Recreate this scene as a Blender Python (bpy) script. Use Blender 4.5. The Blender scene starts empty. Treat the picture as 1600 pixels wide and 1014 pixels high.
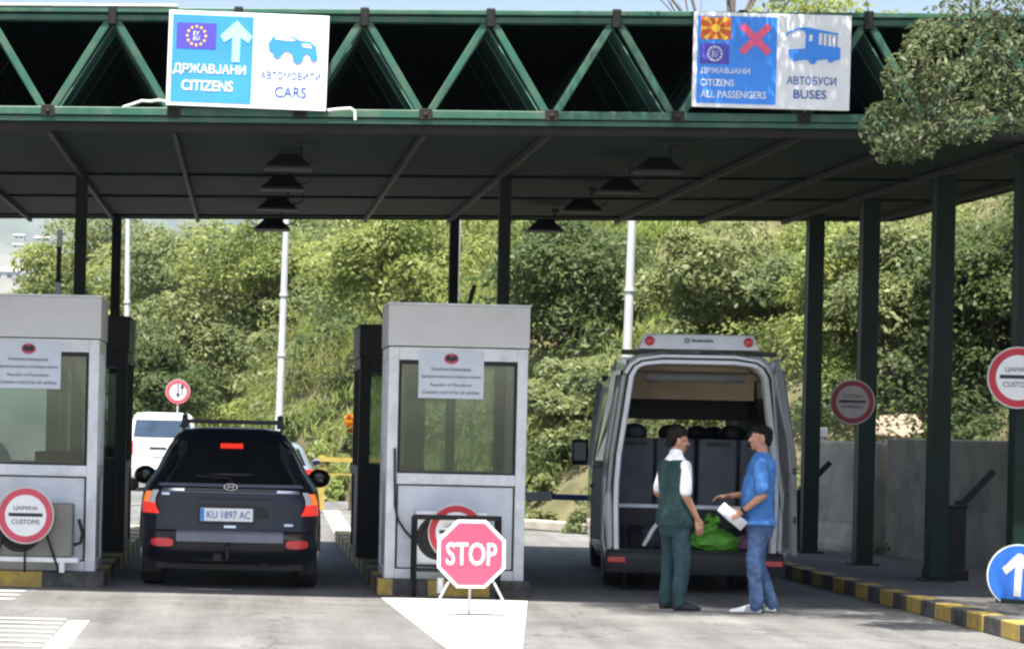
import bpy, bmesh, math, random
import numpy as np
from mathutils import Vector, Matrix, noise
R = math.radians
rnd = random.Random(7)
scene = bpy.context.scene
COL = scene.collection

# ------------------------------------------------------------------ camera, world, sun, exposure
W0, H0, F, PX, PY, ROLL, EYE = 1600.0, 1014.0, 3840.0, 383.0, 668.0, R(1.3), 1.65
cam_d = bpy.data.cameras.new('camera'); cam = bpy.data.objects.new('camera', cam_d); COL.objects.link(cam)
cam.location = (0, 0, EYE); cam.rotation_euler = (R(90), -ROLL, 0)
cam_d.sensor_width = 36; cam_d.lens = F / W0 * 36
cam_d.shift_x = (W0 / 2 - PX) / W0; cam_d.shift_y = (PY - H0 / 2) / W0
cam_d.clip_start = 0.1; cam_d.clip_end = 20000
scene.camera = cam
SUN = Vector((-0.12, -0.41, 1.0)).normalized()
world = bpy.data.worlds.new('World'); scene.world = world; world.use_nodes = True
nt = world.node_tree; nt.nodes.clear()
sky = nt.nodes.new('ShaderNodeTexSky'); sky.sky_type = 'NISHITA'; sky.sun_disc = False
sky.sun_elevation = math.asin(SUN.z); sky.sun_rotation = math.atan2(SUN.x, SUN.y)
sky.air_density = 1.0; sky.dust_density = 3.0; sky.ozone_density = 1.0
bg = nt.nodes.new('ShaderNodeBackground'); bg.inputs[1].default_value = 0.085
wo = nt.nodes.new('ShaderNodeOutputWorld'); nt.links.new(sky.outputs[0], bg.inputs[0]); nt.links.new(bg.outputs[0], wo.inputs[0])
sl = bpy.data.lights.new('sun', 'SUN'); sl.energy = 4.4; sl.angle = R(0.53); sl.color = (1.0, 0.95, 0.86)
sun = bpy.data.objects.new('sun', sl); COL.objects.link(sun); sun.rotation_euler = SUN.to_track_quat('Z', 'Y').to_euler(); sun.location = (10, -10, 40)
scene.view_settings.view_transform = 'Standard'; scene.view_settings.look = 'None'
scene.view_settings.exposure = 1.62; scene.view_settings.gamma = 1.0
scene.render.engine = 'CYCLES'
scene.cycles.max_bounces = 8; scene.cycles.transparent_max_bounces = 16
scene.cycles.volume_bounces = 0; scene.cycles.filter_width = 2.4

def uv(px, py):
    dx, dy = px - PX, PY - py
    return dx * math.cos(ROLL) - dy * math.sin(ROLL), dy * math.cos(ROLL) + dx * math.sin(ROLL)
def at(px, py, y):                       # photo pixel at a known distance -> world point
    u, v = uv(px, py); return Vector((u * y / F, y, EYE + v * y / F))
def ground(px, py, z=0.0):               # photo pixel on the ground -> world point
    u, v = uv(px, py); s = v / (z - EYE); return Vector((u / s, F / s, z))

# ------------------------------------------------------------------ materials
def lin(c):
    return tuple(x / 12.92 if x <= .04045 else ((x + .055) / 1.055) ** 2.4 for x in c)
def N(t, typ, **kw):
    n = t.nodes.new(typ)
    for k, v in kw.items(): setattr(n, k, v)
    return n
def mat(name, col, rough=.55, metal=0.0, var=.12, scale=5.0, bump=0.0, bscale=80.0, coat=0.0, emit=None, estr=0.0, dirt=None, dscale=3.0, damt=.4, spec=.5):
    m = bpy.data.materials.new(name); m.use_nodes = True; t = m.node_tree; L = t.links
    b = t.nodes['Principled BSDF']
    b.inputs['Roughness'].default_value = rough; b.inputs['Metallic'].default_value = metal
    b.inputs['Specular IOR Level'].default_value = spec
    if coat: b.inputs['Coat Weight'].default_value = coat; b.inputs['Coat Roughness'].default_value = .06
    tc = N(t, 'ShaderNodeTexCoord'); nz = N(t, 'ShaderNodeTexNoise'); nz.inputs['Scale'].default_value = scale; nz.inputs['Detail'].default_value = 6
    L.new(tc.outputs['Object'], nz.inputs['Vector'])
    mr = N(t, 'ShaderNodeMapRange'); mr.inputs[1].default_value = .3; mr.inputs[2].default_value = .7
    mr.inputs[3].default_value = 1 - var; mr.inputs[4].default_value = 1 + var
    L.new(nz.outputs[0], mr.inputs[0])
    mx = N(t, 'ShaderNodeVectorMath', operation='SCALE'); mx.inputs[0].default_value = col; L.new(mr.outputs[0], mx.inputs['Scale'])
    out = mx.outputs[0]
    if dirt:
        n2 = N(t, 'ShaderNodeTexNoise'); n2.inputs['Scale'].default_value = dscale; n2.inputs['Detail'].default_value = 9; n2.inputs['Roughness'].default_value = .7
        L.new(tc.outputs['Object'], n2.inputs['Vector'])
        m2 = N(t, 'ShaderNodeMapRange'); m2.inputs[1].default_value = .45; m2.inputs[2].default_value = .75; m2.inputs[3].default_value = 0; m2.inputs[4].default_value = damt
        L.new(n2.outputs[0], m2.inputs[0])
        mm = N(t, 'ShaderNodeMix', data_type='RGBA'); L.new(m2.outputs[0], mm.inputs[0]); L.new(out, mm.inputs[6]); mm.inputs[7].default_value = (*dirt, 1)
        out = mm.outputs[2]
    L.new(out, b.inputs['Base Color'])
    if bump:
        n3 = N(t, 'ShaderNodeTexNoise'); n3.inputs['Scale'].default_value = bscale; n3.inputs['Detail'].default_value = 5
        L.new(tc.outputs['Object'], n3.inputs['Vector'])
        bp = N(t, 'ShaderNodeBump'); bp.inputs['Strength'].default_value = bump; bp.inputs['Distance'].default_value = .02
        L.new(n3.outputs[0], bp.inputs['Height']); L.new(bp.outputs[0], b.inputs['Normal'])
    if emit: b.inputs['Emission Color'].default_value = (*emit, 1); b.inputs['Emission Strength'].default_value = estr
    return m
def glass(name, tint=(.7, .8, .76), rough=.02, refl=1.0):
    m = bpy.data.materials.new(name); m.use_nodes = True; t = m.node_tree; L = t.links; t.nodes.clear()
    o = N(t, 'ShaderNodeOutputMaterial'); tr = N(t, 'ShaderNodeBsdfTransparent'); gl = N(t, 'ShaderNodeBsdfGlossy'); gl.inputs['Roughness'].default_value = rough; gl.inputs['Color'].default_value = (.80, .90, .91, 1)
    tc = N(t, 'ShaderNodeTexCoord'); nz = N(t, 'ShaderNodeTexNoise'); nz.inputs['Scale'].default_value = 2.5; nz.inputs['Detail'].default_value = 4
    L.new(tc.outputs['Object'], nz.inputs['Vector'])
    mr = N(t, 'ShaderNodeMapRange'); mr.inputs[3].default_value = .88; mr.inputs[4].default_value = 1.08; L.new(nz.outputs[0], mr.inputs[0])
    vs = N(t, 'ShaderNodeVectorMath', operation='SCALE'); vs.inputs[0].default_value = tint; L.new(mr.outputs[0], vs.inputs['Scale']); L.new(vs.outputs[0], tr.inputs[0])
    fr = N(t, 'ShaderNodeFresnel'); fr.inputs[0].default_value = 1.5
    mu = N(t, 'ShaderNodeMath', operation='MULTIPLY'); mu.inputs[1].default_value = refl; L.new(fr.outputs[0], mu.inputs[0])
    mi = N(t, 'ShaderNodeMixShader'); L.new(mu.outputs[0], mi.inputs[0]); L.new(tr.outputs[0], mi.inputs[1]); L.new(gl.outputs[0], mi.inputs[2])
    L.new(mi.outputs[0], o.inputs[0]); return m
def leafmat(name, a, b, c, scale=.5, trans=.55):
    """leaf colours a..b vary from leaf to leaf, c in large patches of another growth"""
    m = bpy.data.materials.new(name); m.use_nodes = True; t = m.node_tree; L = t.links; t.nodes.clear()
    o = N(t, 'ShaderNodeOutputMaterial'); g = N(t, 'ShaderNodeNewGeometry'); tc = N(t, 'ShaderNodeTexCoord')
    r1 = N(t, 'ShaderNodeMix', data_type='RGBA'); r1.inputs[6].default_value = (*a, 1); r1.inputs[7].default_value = (*b, 1)
    L.new(g.outputs['Random Per Island'], r1.inputs[0])
    nz = N(t, 'ShaderNodeTexNoise'); nz.inputs['Scale'].default_value = scale; nz.inputs['Detail'].default_value = 4; L.new(tc.outputs['Object'], nz.inputs['Vector'])
    mr = N(t, 'ShaderNodeMapRange'); mr.inputs[1].default_value = .42; mr.inputs[2].default_value = .62; L.new(nz.outputs[0], mr.inputs[0])
    r2 = N(t, 'ShaderNodeMix', data_type='RGBA'); L.new(mr.outputs[0], r2.inputs[0]); L.new(r1.outputs[2], r2.inputs[6]); r2.inputs[7].default_value = (*c, 1)
    d = N(t, 'ShaderNodeBsdfPrincipled'); d.inputs['Roughness'].default_value = .5; d.inputs['Specular IOR Level'].default_value = .35; L.new(r2.outputs[2], d.inputs['Base Color'])
    tl = N(t, 'ShaderNodeBsdfTranslucent'); L.new(r2.outputs[2], tl.inputs[0])
    mi = N(t, 'ShaderNodeMixShader'); mi.inputs[0].default_value = trans; L.new(d.outputs[0], mi.inputs[1]); L.new(tl.outputs[0], mi.inputs[2]); L.new(mi.outputs[0], o.inputs[0])
    return m
def asphalt(name, col, dark, streak=.5):
    m = bpy.data.materials.new(name); m.use_nodes = True; t = m.node_tree; L = t.links; b = t.nodes['Principled BSDF']
    b.inputs['Roughness'].default_value = .85; b.inputs['Specular IOR Level'].default_value = .3
    tc = N(t, 'ShaderNodeTexCoord')
    def nz(scale, det, vec=None, rough=.6):
        n = N(t, 'ShaderNodeTexNoise'); n.inputs['Scale'].default_value = scale; n.inputs['Detail'].default_value = det; n.inputs['Roughness'].default_value = rough
        L.new(vec or tc.outputs['Object'], n.inputs['Vector']); return n.outputs[0]
    mp = N(t, 'ShaderNodeMapping'); mp.inputs['Scale'].default_value = (1.6, .10, 1); L.new(tc.outputs['Object'], mp.inputs[0])
    mp2 = N(t, 'ShaderNodeMapping'); mp2.inputs['Scale'].default_value = (.35, 1.3, 1); L.new(tc.outputs['Object'], mp2.inputs[0])
    def rng(src, lo, hi, a, c):
        q = N(t, 'ShaderNodeMapRange'); q.inputs[1].default_value = lo; q.inputs[2].default_value = hi; q.inputs[3].default_value = a; q.inputs[4].default_value = c; L.new(src, q.inputs[0]); return q.outputs[0]
    def mul(x, y):
        q = N(t, 'ShaderNodeMath', operation='MULTIPLY'); L.new(x, q.inputs[0]); L.new(y, q.inputs[1]); return q.outputs[0]
    f = mul(mul(rng(nz(1.0, 4, mp.outputs[0]), .35, .65, 1 - streak * .45, 1.08), rng(nz(.5, 8, None, .7), .35, .65, .74, 1.14)), rng(nz(42, 5), .3, .7, .62, 1.32))
    f = mul(f, rng(nz(1.1, 7, mp2.outputs[0], .7), .3, .7, .8, 1.12))
    sp = rng(nz(2.3, 8, None, .75), .55, .70, 0, .85)
    vs = N(t, 'ShaderNodeVectorMath', operation='SCALE'); vs.inputs[0].default_value = col; L.new(f, vs.inputs['Scale'])
    mx = N(t, 'ShaderNodeMix', data_type='RGBA'); L.new(sp, mx.inputs[0]); L.new(vs.outputs[0], mx.inputs[6]); mx.inputs[7].default_value = (*dark, 1)
    vo = N(t, 'ShaderNodeTexVoronoi', feature='DISTANCE_TO_EDGE'); vo.inputs['Scale'].default_value = .33
    wv = N(t, 'ShaderNodeVectorMath', operation='ADD'); nn = N(t, 'ShaderNodeTexNoise'); nn.inputs['Scale'].default_value = 1.7; nn.inputs['Detail'].default_value = 5
    L.new(tc.outputs['Object'], nn.inputs['Vector']); L.new(tc.outputs['Object'], wv.inputs[0]); L.new(nn.outputs[1], wv.inputs[1]); L.new(wv.outputs[0], vo.inputs['Vector'])
    ck = rng(vo.outputs[0], .0, .006, .75, 0)
    mx2 = N(t, 'ShaderNodeMix', data_type='RGBA'); L.new(ck, mx2.inputs[0]); L.new(mx.outputs[2], mx2.inputs[6]); mx2.inputs[7].default_value = (*[d * .5 for d in dark], 1)
    L.new(mx2.outputs[2], b.inputs['Base Color'])
    bp = N(t, 'ShaderNodeBump'); bp.inputs['Strength'].default_value = .5; bp.inputs['Distance'].default_value = .008; L.new(nz(140, 3), bp.inputs['Height']); L.new(bp.outputs[0], b.inputs['Normal'])
    return m

M = {}
M['asphalt'] = asphalt('asphalt', (.185, .183, .178), (.07, .069, .068), .8)
M['pavement'] = asphalt('paving', (.125, .12, .112), (.09, .088, .083), .2)
M['paint'] = mat('road_paint', (.62, .62, .57), .7, var=.06, scale=3, dirt=(.24, .235, .22), dscale=5, damt=.9, bump=.3, bscale=120)
M['line'] = mat('road_line', (.62, .62, .6), .7, var=.1, scale=9, dirt=(.2, .2, .19), dscale=7, damt=.95)
M['kerb_yellow'] = mat('kerb_yellow', (.42, .29, .055), .7, var=.15, scale=8, dirt=(.14, .12, .09), dscale=9, damt=.85)
M['kerb_dark'] = mat('kerb_dark', (.045, .044, .043), .75, var=.25, scale=8, dirt=(.14, .135, .125), dscale=8, damt=.6)
M['concrete'] = mat('concrete', (.38, .35, .29), .85, var=.15, scale=2, bump=.4, bscale=30, dirt=(.12, .115, .10), dscale=1.7, damt=.8)
M['stone'] = mat('stone', (.30, .24, .175), .9, var=.25, scale=5, bump=.8, bscale=14, dirt=(.28, .22, .16), dscale=4, damt=.7)
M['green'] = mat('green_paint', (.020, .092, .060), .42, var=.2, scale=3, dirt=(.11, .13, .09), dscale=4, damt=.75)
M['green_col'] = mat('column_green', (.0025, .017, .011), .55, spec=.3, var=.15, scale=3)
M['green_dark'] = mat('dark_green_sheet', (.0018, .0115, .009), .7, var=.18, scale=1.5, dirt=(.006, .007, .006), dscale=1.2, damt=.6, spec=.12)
M['lining'] = mat('lining_green', (.10, .22, .18), .5, var=.2, scale=1.5, spec=.3, dirt=(.03, .035, .03), dscale=2, damt=.6)
M['rafter'] = mat('rafter_brown', (.015, .0125, .0105), .6, spec=.25, var=.2, scale=4)
M['flash'] = mat('flashing', (.6, .64, .58), .5, var=.15, scale=3)
M['blackm'] = mat('black_metal', (.008, .008, .008), .55, spec=.3, var=.2, scale=6)
M['darkm'] = mat('dark_grey_metal', (.018, .018, .019), .55, spec=.3, var=.2, scale=5)
M['post'] = mat('dark_post', (.010, .012, .011), .55, var=.15, spec=.3)
M['alu'] = mat('aluminium', (.74, .75, .77), .42, .1, var=.08, scale=4, dirt=(.22, .22, .22), dscale=6, damt=.35)
M['panel'] = mat('booth_panel', (.70, .72, .76), .5, var=.05, scale=2, dirt=(.25, .25, .24), dscale=2.5, damt=.35)
M['fascia'] = mat('booth_fascia', (.64, .63, .625), .6, var=.04, scale=2, dirt=(.26, .25, .24), dscale=2, damt=.3)
M['galv'] = mat('galvanised', (.46, .47, .48), .5, .1, var=.1, scale=3, dirt=(.33, .33, .31), dscale=5, damt=.5)
M['glass'] = glass('booth_glass', (.79, .85, .83), refl=4.2)
M['clear'] = glass('windscreen', (.8, .88, .84))
M['tint'] = mat('tinted_glass', (.006, .007, .008), .06, var=.3, scale=1.5, spec=.6)
M['white'] = mat('white_sign', (.80, .81, .82), .38, var=.03, scale=2, dirt=(.62, .62, .6), dscale=3, damt=.35)
M['blue'] = mat('sign_blue', (.04, .25, .80), .32, var=.12, scale=1.5)
M['blue_d'] = mat('sign_dark_blue', (.03, .10, .36), .4, var=.1)
M['navy'] = mat('flag_blue', (.07, .055, .38), .4, var=.06)
M['sky'] = mat('arrow_cyan', (.30, .78, .74), .4, var=.1)
M['pink'] = mat('sign_pink', (.80, .10, .22), .35, var=.08, scale=2)
M['red'] = mat('sign_red', (.50, .025, .05), .4, var=.12, scale=3)
M['red_old'] = mat('sign_red_faded', (.55, .07, .11), .45, var=.15, scale=4)
M['red_shaded'] = mat('sign_red_shaded', (.26, .02, .03), .5, var=.25, scale=6)  # police sign's red, darkened: canopy shade put into the colour
M['dull'] = mat('sign_face_shaded', (.42, .36, .34), .55, var=.12, scale=4)  # police sign's white, dimmed by the same painted-in shade
M['stopred'] = mat('stop_red', (.72, .06, .12), .4, var=.06, scale=3)
M['flagred'] = mat('flag_red', (.62, .10, .015), .4, var=.08)
M['flagyel'] = mat('flag_yellow', (.85, .52, .05), .4, var=.08)
M['black'] = mat('black_print', (.02, .02, .024), .5, var=.1)
M['grey_print'] = mat('grey_print', (.13, .14, .19), .5, var=.15)
M['paper'] = mat('notice_paper', (.62, .65, .72), .6, var=.04)
M['arrowblue'] = mat('round_blue', (.025, .13, .52), .32, var=.12, scale=3)
M['arrowwhite'] = mat('arrow_grey', (.6, .6, .58), .5, var=.1, scale=6)
M['suv'] = mat('dark_blue_paint', (.0045, .005, .012), .3, .0, var=.12, scale=3, coat=.45, spec=.3)
M['suvgrey'] = mat('bumper_grey', (.15, .16, .21), .35, .2, var=.12, scale=5, coat=.4)
M['plastic'] = mat('black_plastic', (.012, .012, .013), .5, var=.2, scale=8)
M['tyre'] = mat('tyre_rubber', (.014, .014, .014), .8, var=.25, scale=12, dirt=(.05, .047, .042), dscale=9, damt=.6)
M['rim'] = mat('wheel_rim', (.35, .35, .36), .35, .7, var=.1)
M['chrome'] = mat('chrome', (.6, .6, .62), .18, .9, var=.05)
M['lampred'] = mat('lamp_red', (.55, .02, .02), .2, var=.1, coat=.8, emit=(1, .05, .02), estr=.22)
M['lamporange'] = mat('lamp_orange', (.75, .14, .02), .2, var=.1, coat=.8, emit=(1, .20, .03), estr=.32)
M['lampred_off'] = mat('lamp_red_off', (.60, .03, .04), .25, var=.15, coat=.6)
M['lampclear'] = mat('lamp_clear', (.55, .55, .56), .15, var=.1, coat=.8)
M['van'] = mat('silver_paint', (.34, .345, .34), .28, .35, var=.06, scale=2, coat=.8, dirt=(.22, .21, .19), dscale=2.5, damt=.3)
M['vanlight'] = mat('pale_jamb_paint', (.86, .88, .92), .35, .1, var=.05, coat=.4)
M['vangrey'] = mat('door_lining', (.16, .165, .165), .6, var=.1)
M['bumper'] = mat('dark_bumper', (.030, .031, .031), .55, var=.15, scale=6)
M['beige'] = mat('beige_headliner', (.68, .56, .40), .8, var=.08)
M['seat'] = mat('seat_fabric', (.12, .13, .155), .9, var=.18, scale=6, bump=.3, bscale=160)
M['trim'] = mat('cargo_trim', (.20, .195, .17), .8, var=.12)
M['whitevan'] = mat('white_paint', (.78, .79, .80), .25, var=.04, coat=.8)
M['silvercar'] = mat('silver_blue_paint', (.34, .40, .48), .25, .5, var=.06, coat=.8)
M['vanwin'] = mat('rear_window_blue', (.03, .05, .085), .05, var=.2, spec=.8)
M['bag'] = mat('green_plastic_bag', (.12, .40, .035), .42, var=.3, scale=9, bump=1.0, bscale=22)
M['bagpurple'] = mat('purple_bag', (.16, .05, .12), .6, var=.2)
M['bagblack'] = mat('black_bag', (.02, .02, .025), .6, var=.2)
M['skin'] = mat('skin', (.43, .22, .145), .5, var=.10, scale=14)
M['hair'] = mat('dark_hair', (.010, .008, .007), .8, var=.4, scale=60, bump=1.0, bscale=110, spec=.2)
M['vest'] = mat('vest_green', (.009, .040, .040), .8, var=.15, scale=9, bump=1.0, bscale=16)
M['trousers'] = mat('trouser_green', (.016, .048, .058), .8, var=.15, scale=9, bump=1.0, bscale=16)
M['shirt'] = mat('white_shirt', (.78, .79, .84), .7, var=.05, bump=.3, bscale=40)
M['tee'] = mat('blue_tshirt', (.045, .165, .44), .8, var=.10, scale=8, bump=1.0, bscale=16)
M['jeans'] = mat('jeans', (.055, .105, .22), .85, var=.28, scale=7, bump=1.0, bscale=18)
M['shoe_black'] = mat('black_shoe', (.015, .015, .016), .35, var=.2)
M['shoe_white'] = mat('white_shoe', (.75, .75, .74), .5, var=.05)
M['sheet'] = mat('paper_sheet', (.80, .78, .84), .6, var=.03)
M['bark'] = mat('bark', (.11, .085, .06), .9, var=.3, scale=12, bump=.9, bscale=30)
M['twig'] = mat('bare_twig', (.13, .11, .10), .9, var=.25, scale=9)
M['soil'] = mat('hillside_soil', (.085, .085, .035), .95, var=.35, scale=1.2, bump=.9, bscale=5, dirt=(.16, .12, .075), dscale=.6, damt=.7)
M['mount'] = mat('far_slope', (.09, .11, .085), .95, var=.45, scale=.004, dirt=(.30, .27, .22), dscale=.0025, damt=.8)
M['leaf'] = leafmat('thicket_leaf', (.17, .205, .07), (.31, .34, .15), (.15, .19, .085), .35)
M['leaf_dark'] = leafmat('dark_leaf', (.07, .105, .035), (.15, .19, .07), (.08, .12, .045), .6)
M['leaf_lime'] = leafmat('lime_leaf', (.23, .28, .07), (.36, .40, .15), (.20, .25, .07), .5)
M['leaf_near'] = leafmat('near_leaf', (.085, .115, .045), (.21, .235, .11), (.07, .10, .04), 1.2, .45)
M['grass'] = leafmat('tall_grass_blade', (.21, .28, .06), (.32, .38, .12), (.24, .25, .085), .45)
M['orange_petal'] = leafmat('orange_petal', (.6, .22, .01), (.7, .36, .02), (.55, .2, .01), 1)
M['railyellow'] = mat('yellow_rail', (.36, .27, .05), .6, var=.3, scale=6, dirt=(.2, .17, .08), dscale=6, damt=.7)
M['housewall'] = mat('house_wall', (.34, .33, .31), .85, var=.15, scale=.3)
M['houseroof'] = mat('house_roof', (.5, .42, .38), .85, var=.2, scale=.5)

# ------------------------------------------------------------------ mesh helpers
class MB:
    def __init__(s): s.v = []; s.f = []; s.m = []
    def add(s, vs, fs, mi=0):
        o = len(s.v); s.v += [tuple(x) for x in vs]; s.f += [tuple(i + o for i in f) for f in fs]; s.m += [mi] * len(fs); return s
    def box(s, x0, x1, y0, y1, z0, z1, mi=0):
        return s.add([(x0, y0, z0), (x1, y0, z0), (x1, y1, z0), (x0, y1, z0), (x0, y0, z1), (x1, y0, z1), (x1, y1, z1), (x0, y1, z1)],
                     [(0, 3, 2, 1), (4, 5, 6, 7), (0, 1, 5, 4), (1, 2, 6, 5), (2, 3, 7, 6), (3, 0, 4, 7)], mi)
    def hexa(s, p, mi=0):                # 8 corners, order as box
        return s.add(p, [(0, 3, 2, 1), (4, 5, 6, 7), (0, 1, 5, 4), (1, 2, 6, 5), (2, 3, 7, 6), (3, 0, 4, 7)], mi)
    def loft(s, rings, cap0=True, cap1=True, mi=0, closed=True):
        n = len(rings[0]); vs = [p for r in rings for p in r]; fs = []
        for i in range(len(rings) - 1):
            for j in range(n if closed else n - 1):
                k = (j + 1) % n; fs.append((i * n + j, i * n + k, (i + 1) * n + k, (i + 1) * n + j))
        if cap0: fs.append(tuple(range(n - 1, -1, -1)))
        if cap1: fs.append(tuple((len(rings) - 1) * n + j for j in range(n)))
        return s.add(vs, fs, mi)
    def path(s, pts, rad, n=10, mi=0, caps=True):
        pts = [Vector(p) for p in pts]; rr = rad if isinstance(rad, (list, tuple)) else [rad] * len(pts)
        rings = []; prev = None
        for i, p in enumerate(pts):
            d = (pts[min(i + 1, len(pts) - 1)] - pts[max(i - 1, 0)]).normalized()
            if prev is None: a = d.orthogonal().normalized()
            else: a = (prev - d * prev.dot(d)); a = a.normalized() if a.length > 1e-6 else d.orthogonal().normalized()
            prev = a; b = d.cross(a)
            rings.append([p + (a * math.cos(2 * math.pi * k / n) + b * math.sin(2 * math.pi * k / n)) * rr[i] for k in range(n)])
        return s.loft(rings, caps, caps, mi)
    def bar(s, p, q, w, h, up=(0, 0, 1), mi=0):  # rectangular bar
        p, q = Vector(p), Vector(q); d = (q - p).normalized(); u = Vector(up); x = d.cross(u)
        x = x.normalized() if x.length > 1e-5 else d.orthogonal().normalized(); u = x.cross(d)
        r = lambda c: [c - x * w / 2 - u * h / 2, c + x * w / 2 - u * h / 2, c + x * w / 2 + u * h / 2, c - x * w / 2 + u * h / 2]
        return s.loft([r(p), r(q)], mi=mi)
    def prism(s, poly, y0, y1, mi=0):     # polygon in xz, front at y0 (y0 < y1)
        n = len(poly)
        if sum(poly[i][0] * poly[(i + 1) % n][1] - poly[(i + 1) % n][0] * poly[i][1] for i in range(n)) < 0: poly = poly[::-1]
        vs = [(x, y0, z) for x, z in poly] + [(x, y1, z) for x, z in poly]
        fs = [tuple(range(n)), tuple(range(2 * n - 1, n - 1, -1))] + [(i, n + i, n + (i + 1) % n, (i + 1) % n) for i in range(n)]
        return s.add(vs, fs, mi)
    def ring(s, cx, cz, r0, r1, y0, y1, n=48, mi=0):
        a = [(math.cos(2 * math.pi * k / n), math.sin(2 * math.pi * k / n)) for k in range(n)]
        rr = [[(cx + c * r, y, cz + z * r) for c, z in a] for r, y in ((r0, y1), (r0, y0), (r1, y0), (r1, y1), (r0, y1))]
        return s.loft(rr, False, False, mi)
    def ell(s, c, rx, ry, rz, n=16, m=10, mat3=None, mi=0):
        c = Vector(c); rings = []
        for i in range(1, m):
            t = math.pi * i / m; rings.append([Vector((rx * math.sin(t) * math.cos(2 * math.pi * k / n), ry * math.sin(t) * math.sin(2 * math.pi * k / n), -rz * math.cos(t))) for k in range(n)])
        vs = [p for r in rings for p in r] + [Vector((0, 0, -rz)), Vector((0, 0, rz))]
        if mat3: vs = [mat3 @ p for p in vs]
        fs = []; L = len(rings)
        for i in range(L - 1):
            for j in range(n): k = (j + 1) % n; fs.append((i * n + j, i * n + k, (i + 1) * n + k, (i + 1) * n + j))
        for j in range(n): k = (j + 1) % n; fs.append((L * n, k, j)); fs.append((L * n + 1, (L - 1) * n + j, (L - 1) * n + k))
        return s.add([p + c for p in vs], fs, mi)
    def cap(s, p, q, r0, r1, n=14):       # closed tapered capsule
        p, q = Vector(p), Vector(q); d = q - p; L = d.length; d = d.normalized(); a = d.orthogonal().normalized(); b = d.cross(a); rings = []
        for c, r, t0, t1 in ((p, r0, -90, 0), (q, r1, 0, 90)):
            for k in range(5):
                t = R(t0 + (t1 - t0) * k / 4) ; rr = max(r * math.cos(t), r * .02)
                rings.append([c + d * (r * math.sin(t)) + (a * math.cos(2 * math.pi * j / n) + b * math.sin(2 * math.pi * j / n)) * rr for j in range(n)])
        return s.loft(rings)
    def build(s, name, mats, parent=None, smooth=35, bevel=0.0, seg=2, loc=None):
        me = bpy.data.meshes.new(name); me.from_pydata(s.v, [], s.f); me.validate()
        for m in (mats if isinstance(mats, (list, tuple)) else [mats]): me.materials.append(m)
        if len(me.polygons) == len(s.m): me.polygons.foreach_set('material_index', s.m)
        if smooth:
            me.polygons.foreach_set('use_smooth', [True] * len(me.polygons)); me.set_sharp_from_angle(angle=R(smooth))
        o = bpy.data.objects.new(name, me); COL.objects.link(o)
        if parent: o.parent = parent
        if loc: o.location = loc
        if bevel:
            b = o.modifiers.new('bevel', 'BEVEL'); b.width = bevel; b.segments = seg; b.limit_method = 'ANGLE'; b.angle_limit = R(40)
        return o
def tag(o, label=None, cat=None, group=None, kind=None):
    if label: o['label'] = label
    if cat: o['category'] = cat
    if group: o['group'] = group
    if kind: o['kind'] = kind
    return o
def thing(name, label, cat, loc=(0, 0, 0), rz=0.0, group=None, ry=0.0):
    o = bpy.data.objects.new(name, None); COL.objects.link(o); o.location = loc; o.rotation_euler = (0, ry, rz); o.empty_display_size = .2
    return tag(o, label, cat, group)
def kids(o): return [c for c in bpy.data.objects if c.parent == o]
def copy_tree(o, parent=None):
    c = o.copy(); COL.objects.link(c); c.parent = parent
    for ch in kids(o): copy_tree(ch, c)
    return c
def bake(o, name, m, parent=None):        # apply modifiers to one mesh
    bpy.context.view_layer.update(); dg = bpy.context.evaluated_depsgraph_get()
    me = bpy.data.meshes.new_from_object(o.evaluated_get(dg)); me.name = name
    me.materials.clear(); me.materials.append(m)
    me.polygons.foreach_set('use_smooth', [True] * len(me.polygons))
    bpy.data.objects.remove(o); q = bpy.data.objects.new(name, me); COL.objects.link(q)
    if parent: q.parent = parent
    return q
_fc = {}
def text_mesh(txt, bold=0.0):
    cu = bpy.data.curves.new('t', 'FONT'); cu.body = txt; cu.resolution_u = 3; cu.extrude = .002; cu.offset = bold
    o = bpy.data.objects.new('t', cu); COL.objects.link(o); bpy.context.view_layer.update()
    me = bpy.data.meshes.new_from_object(o.evaluated_get(bpy.context.evaluated_depsgraph_get())); bpy.data.objects.remove(o); return me
def text(txt, cx, cz, w, h, y, m, parent, name='lettering', bold=.012, obj=True):
    """lettering fitted to a w x h box, standing in the xz plane and facing -y"""
    me = text_mesh(txt, bold); co = np.empty(len(me.vertices) * 3, 'f'); me.vertices.foreach_get('co', co); co = co.reshape(-1, 3)
    lo, hi = co.min(0), co.max(0); q = np.empty_like(co)
    q[:, 0] = cx + ((co[:, 0] - lo[0]) / (hi[0] - lo[0]) - .5) * w
    q[:, 2] = cz + ((co[:, 1] - lo[1]) / (hi[1] - lo[1]) - .5) * h
    q[:, 1] = y - (co[:, 2] - lo[2]) / max(hi[2] - lo[2], 1e-6) * .002
    me.vertices.foreach_set('co', q.ravel()); me.update(); me.materials.clear(); me.materials.append(m); me.name = name
    o = bpy.data.objects.new(name, me); COL.objects.link(o); o.parent = parent; return o
def quads(name, V, m, parent=None, nv=4):  # V: (n, nv, 3) array of faces
    n = len(V); me = bpy.data.meshes.new(name); me.vertices.add(n * nv); me.vertices.foreach_set('co', V.astype('f').ravel())
    me.loops.add(n * nv); me.loops.foreach_set('vertex_index', np.arange(n * nv, dtype='i')); me.polygons.add(n)
    me.polygons.foreach_set('loop_start', np.arange(0, n * nv, nv, dtype='i')); me.update(calc_edges=True); me.materials.append(m)
    o = bpy.data.objects.new(name, me); COL.objects.link(o)
    if parent: o.parent = parent
    return o
rs = np.random.default_rng(11)
def unit(a): return a / np.maximum(np.linalg.norm(a, axis=-1, keepdims=True), 1e-9)
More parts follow.
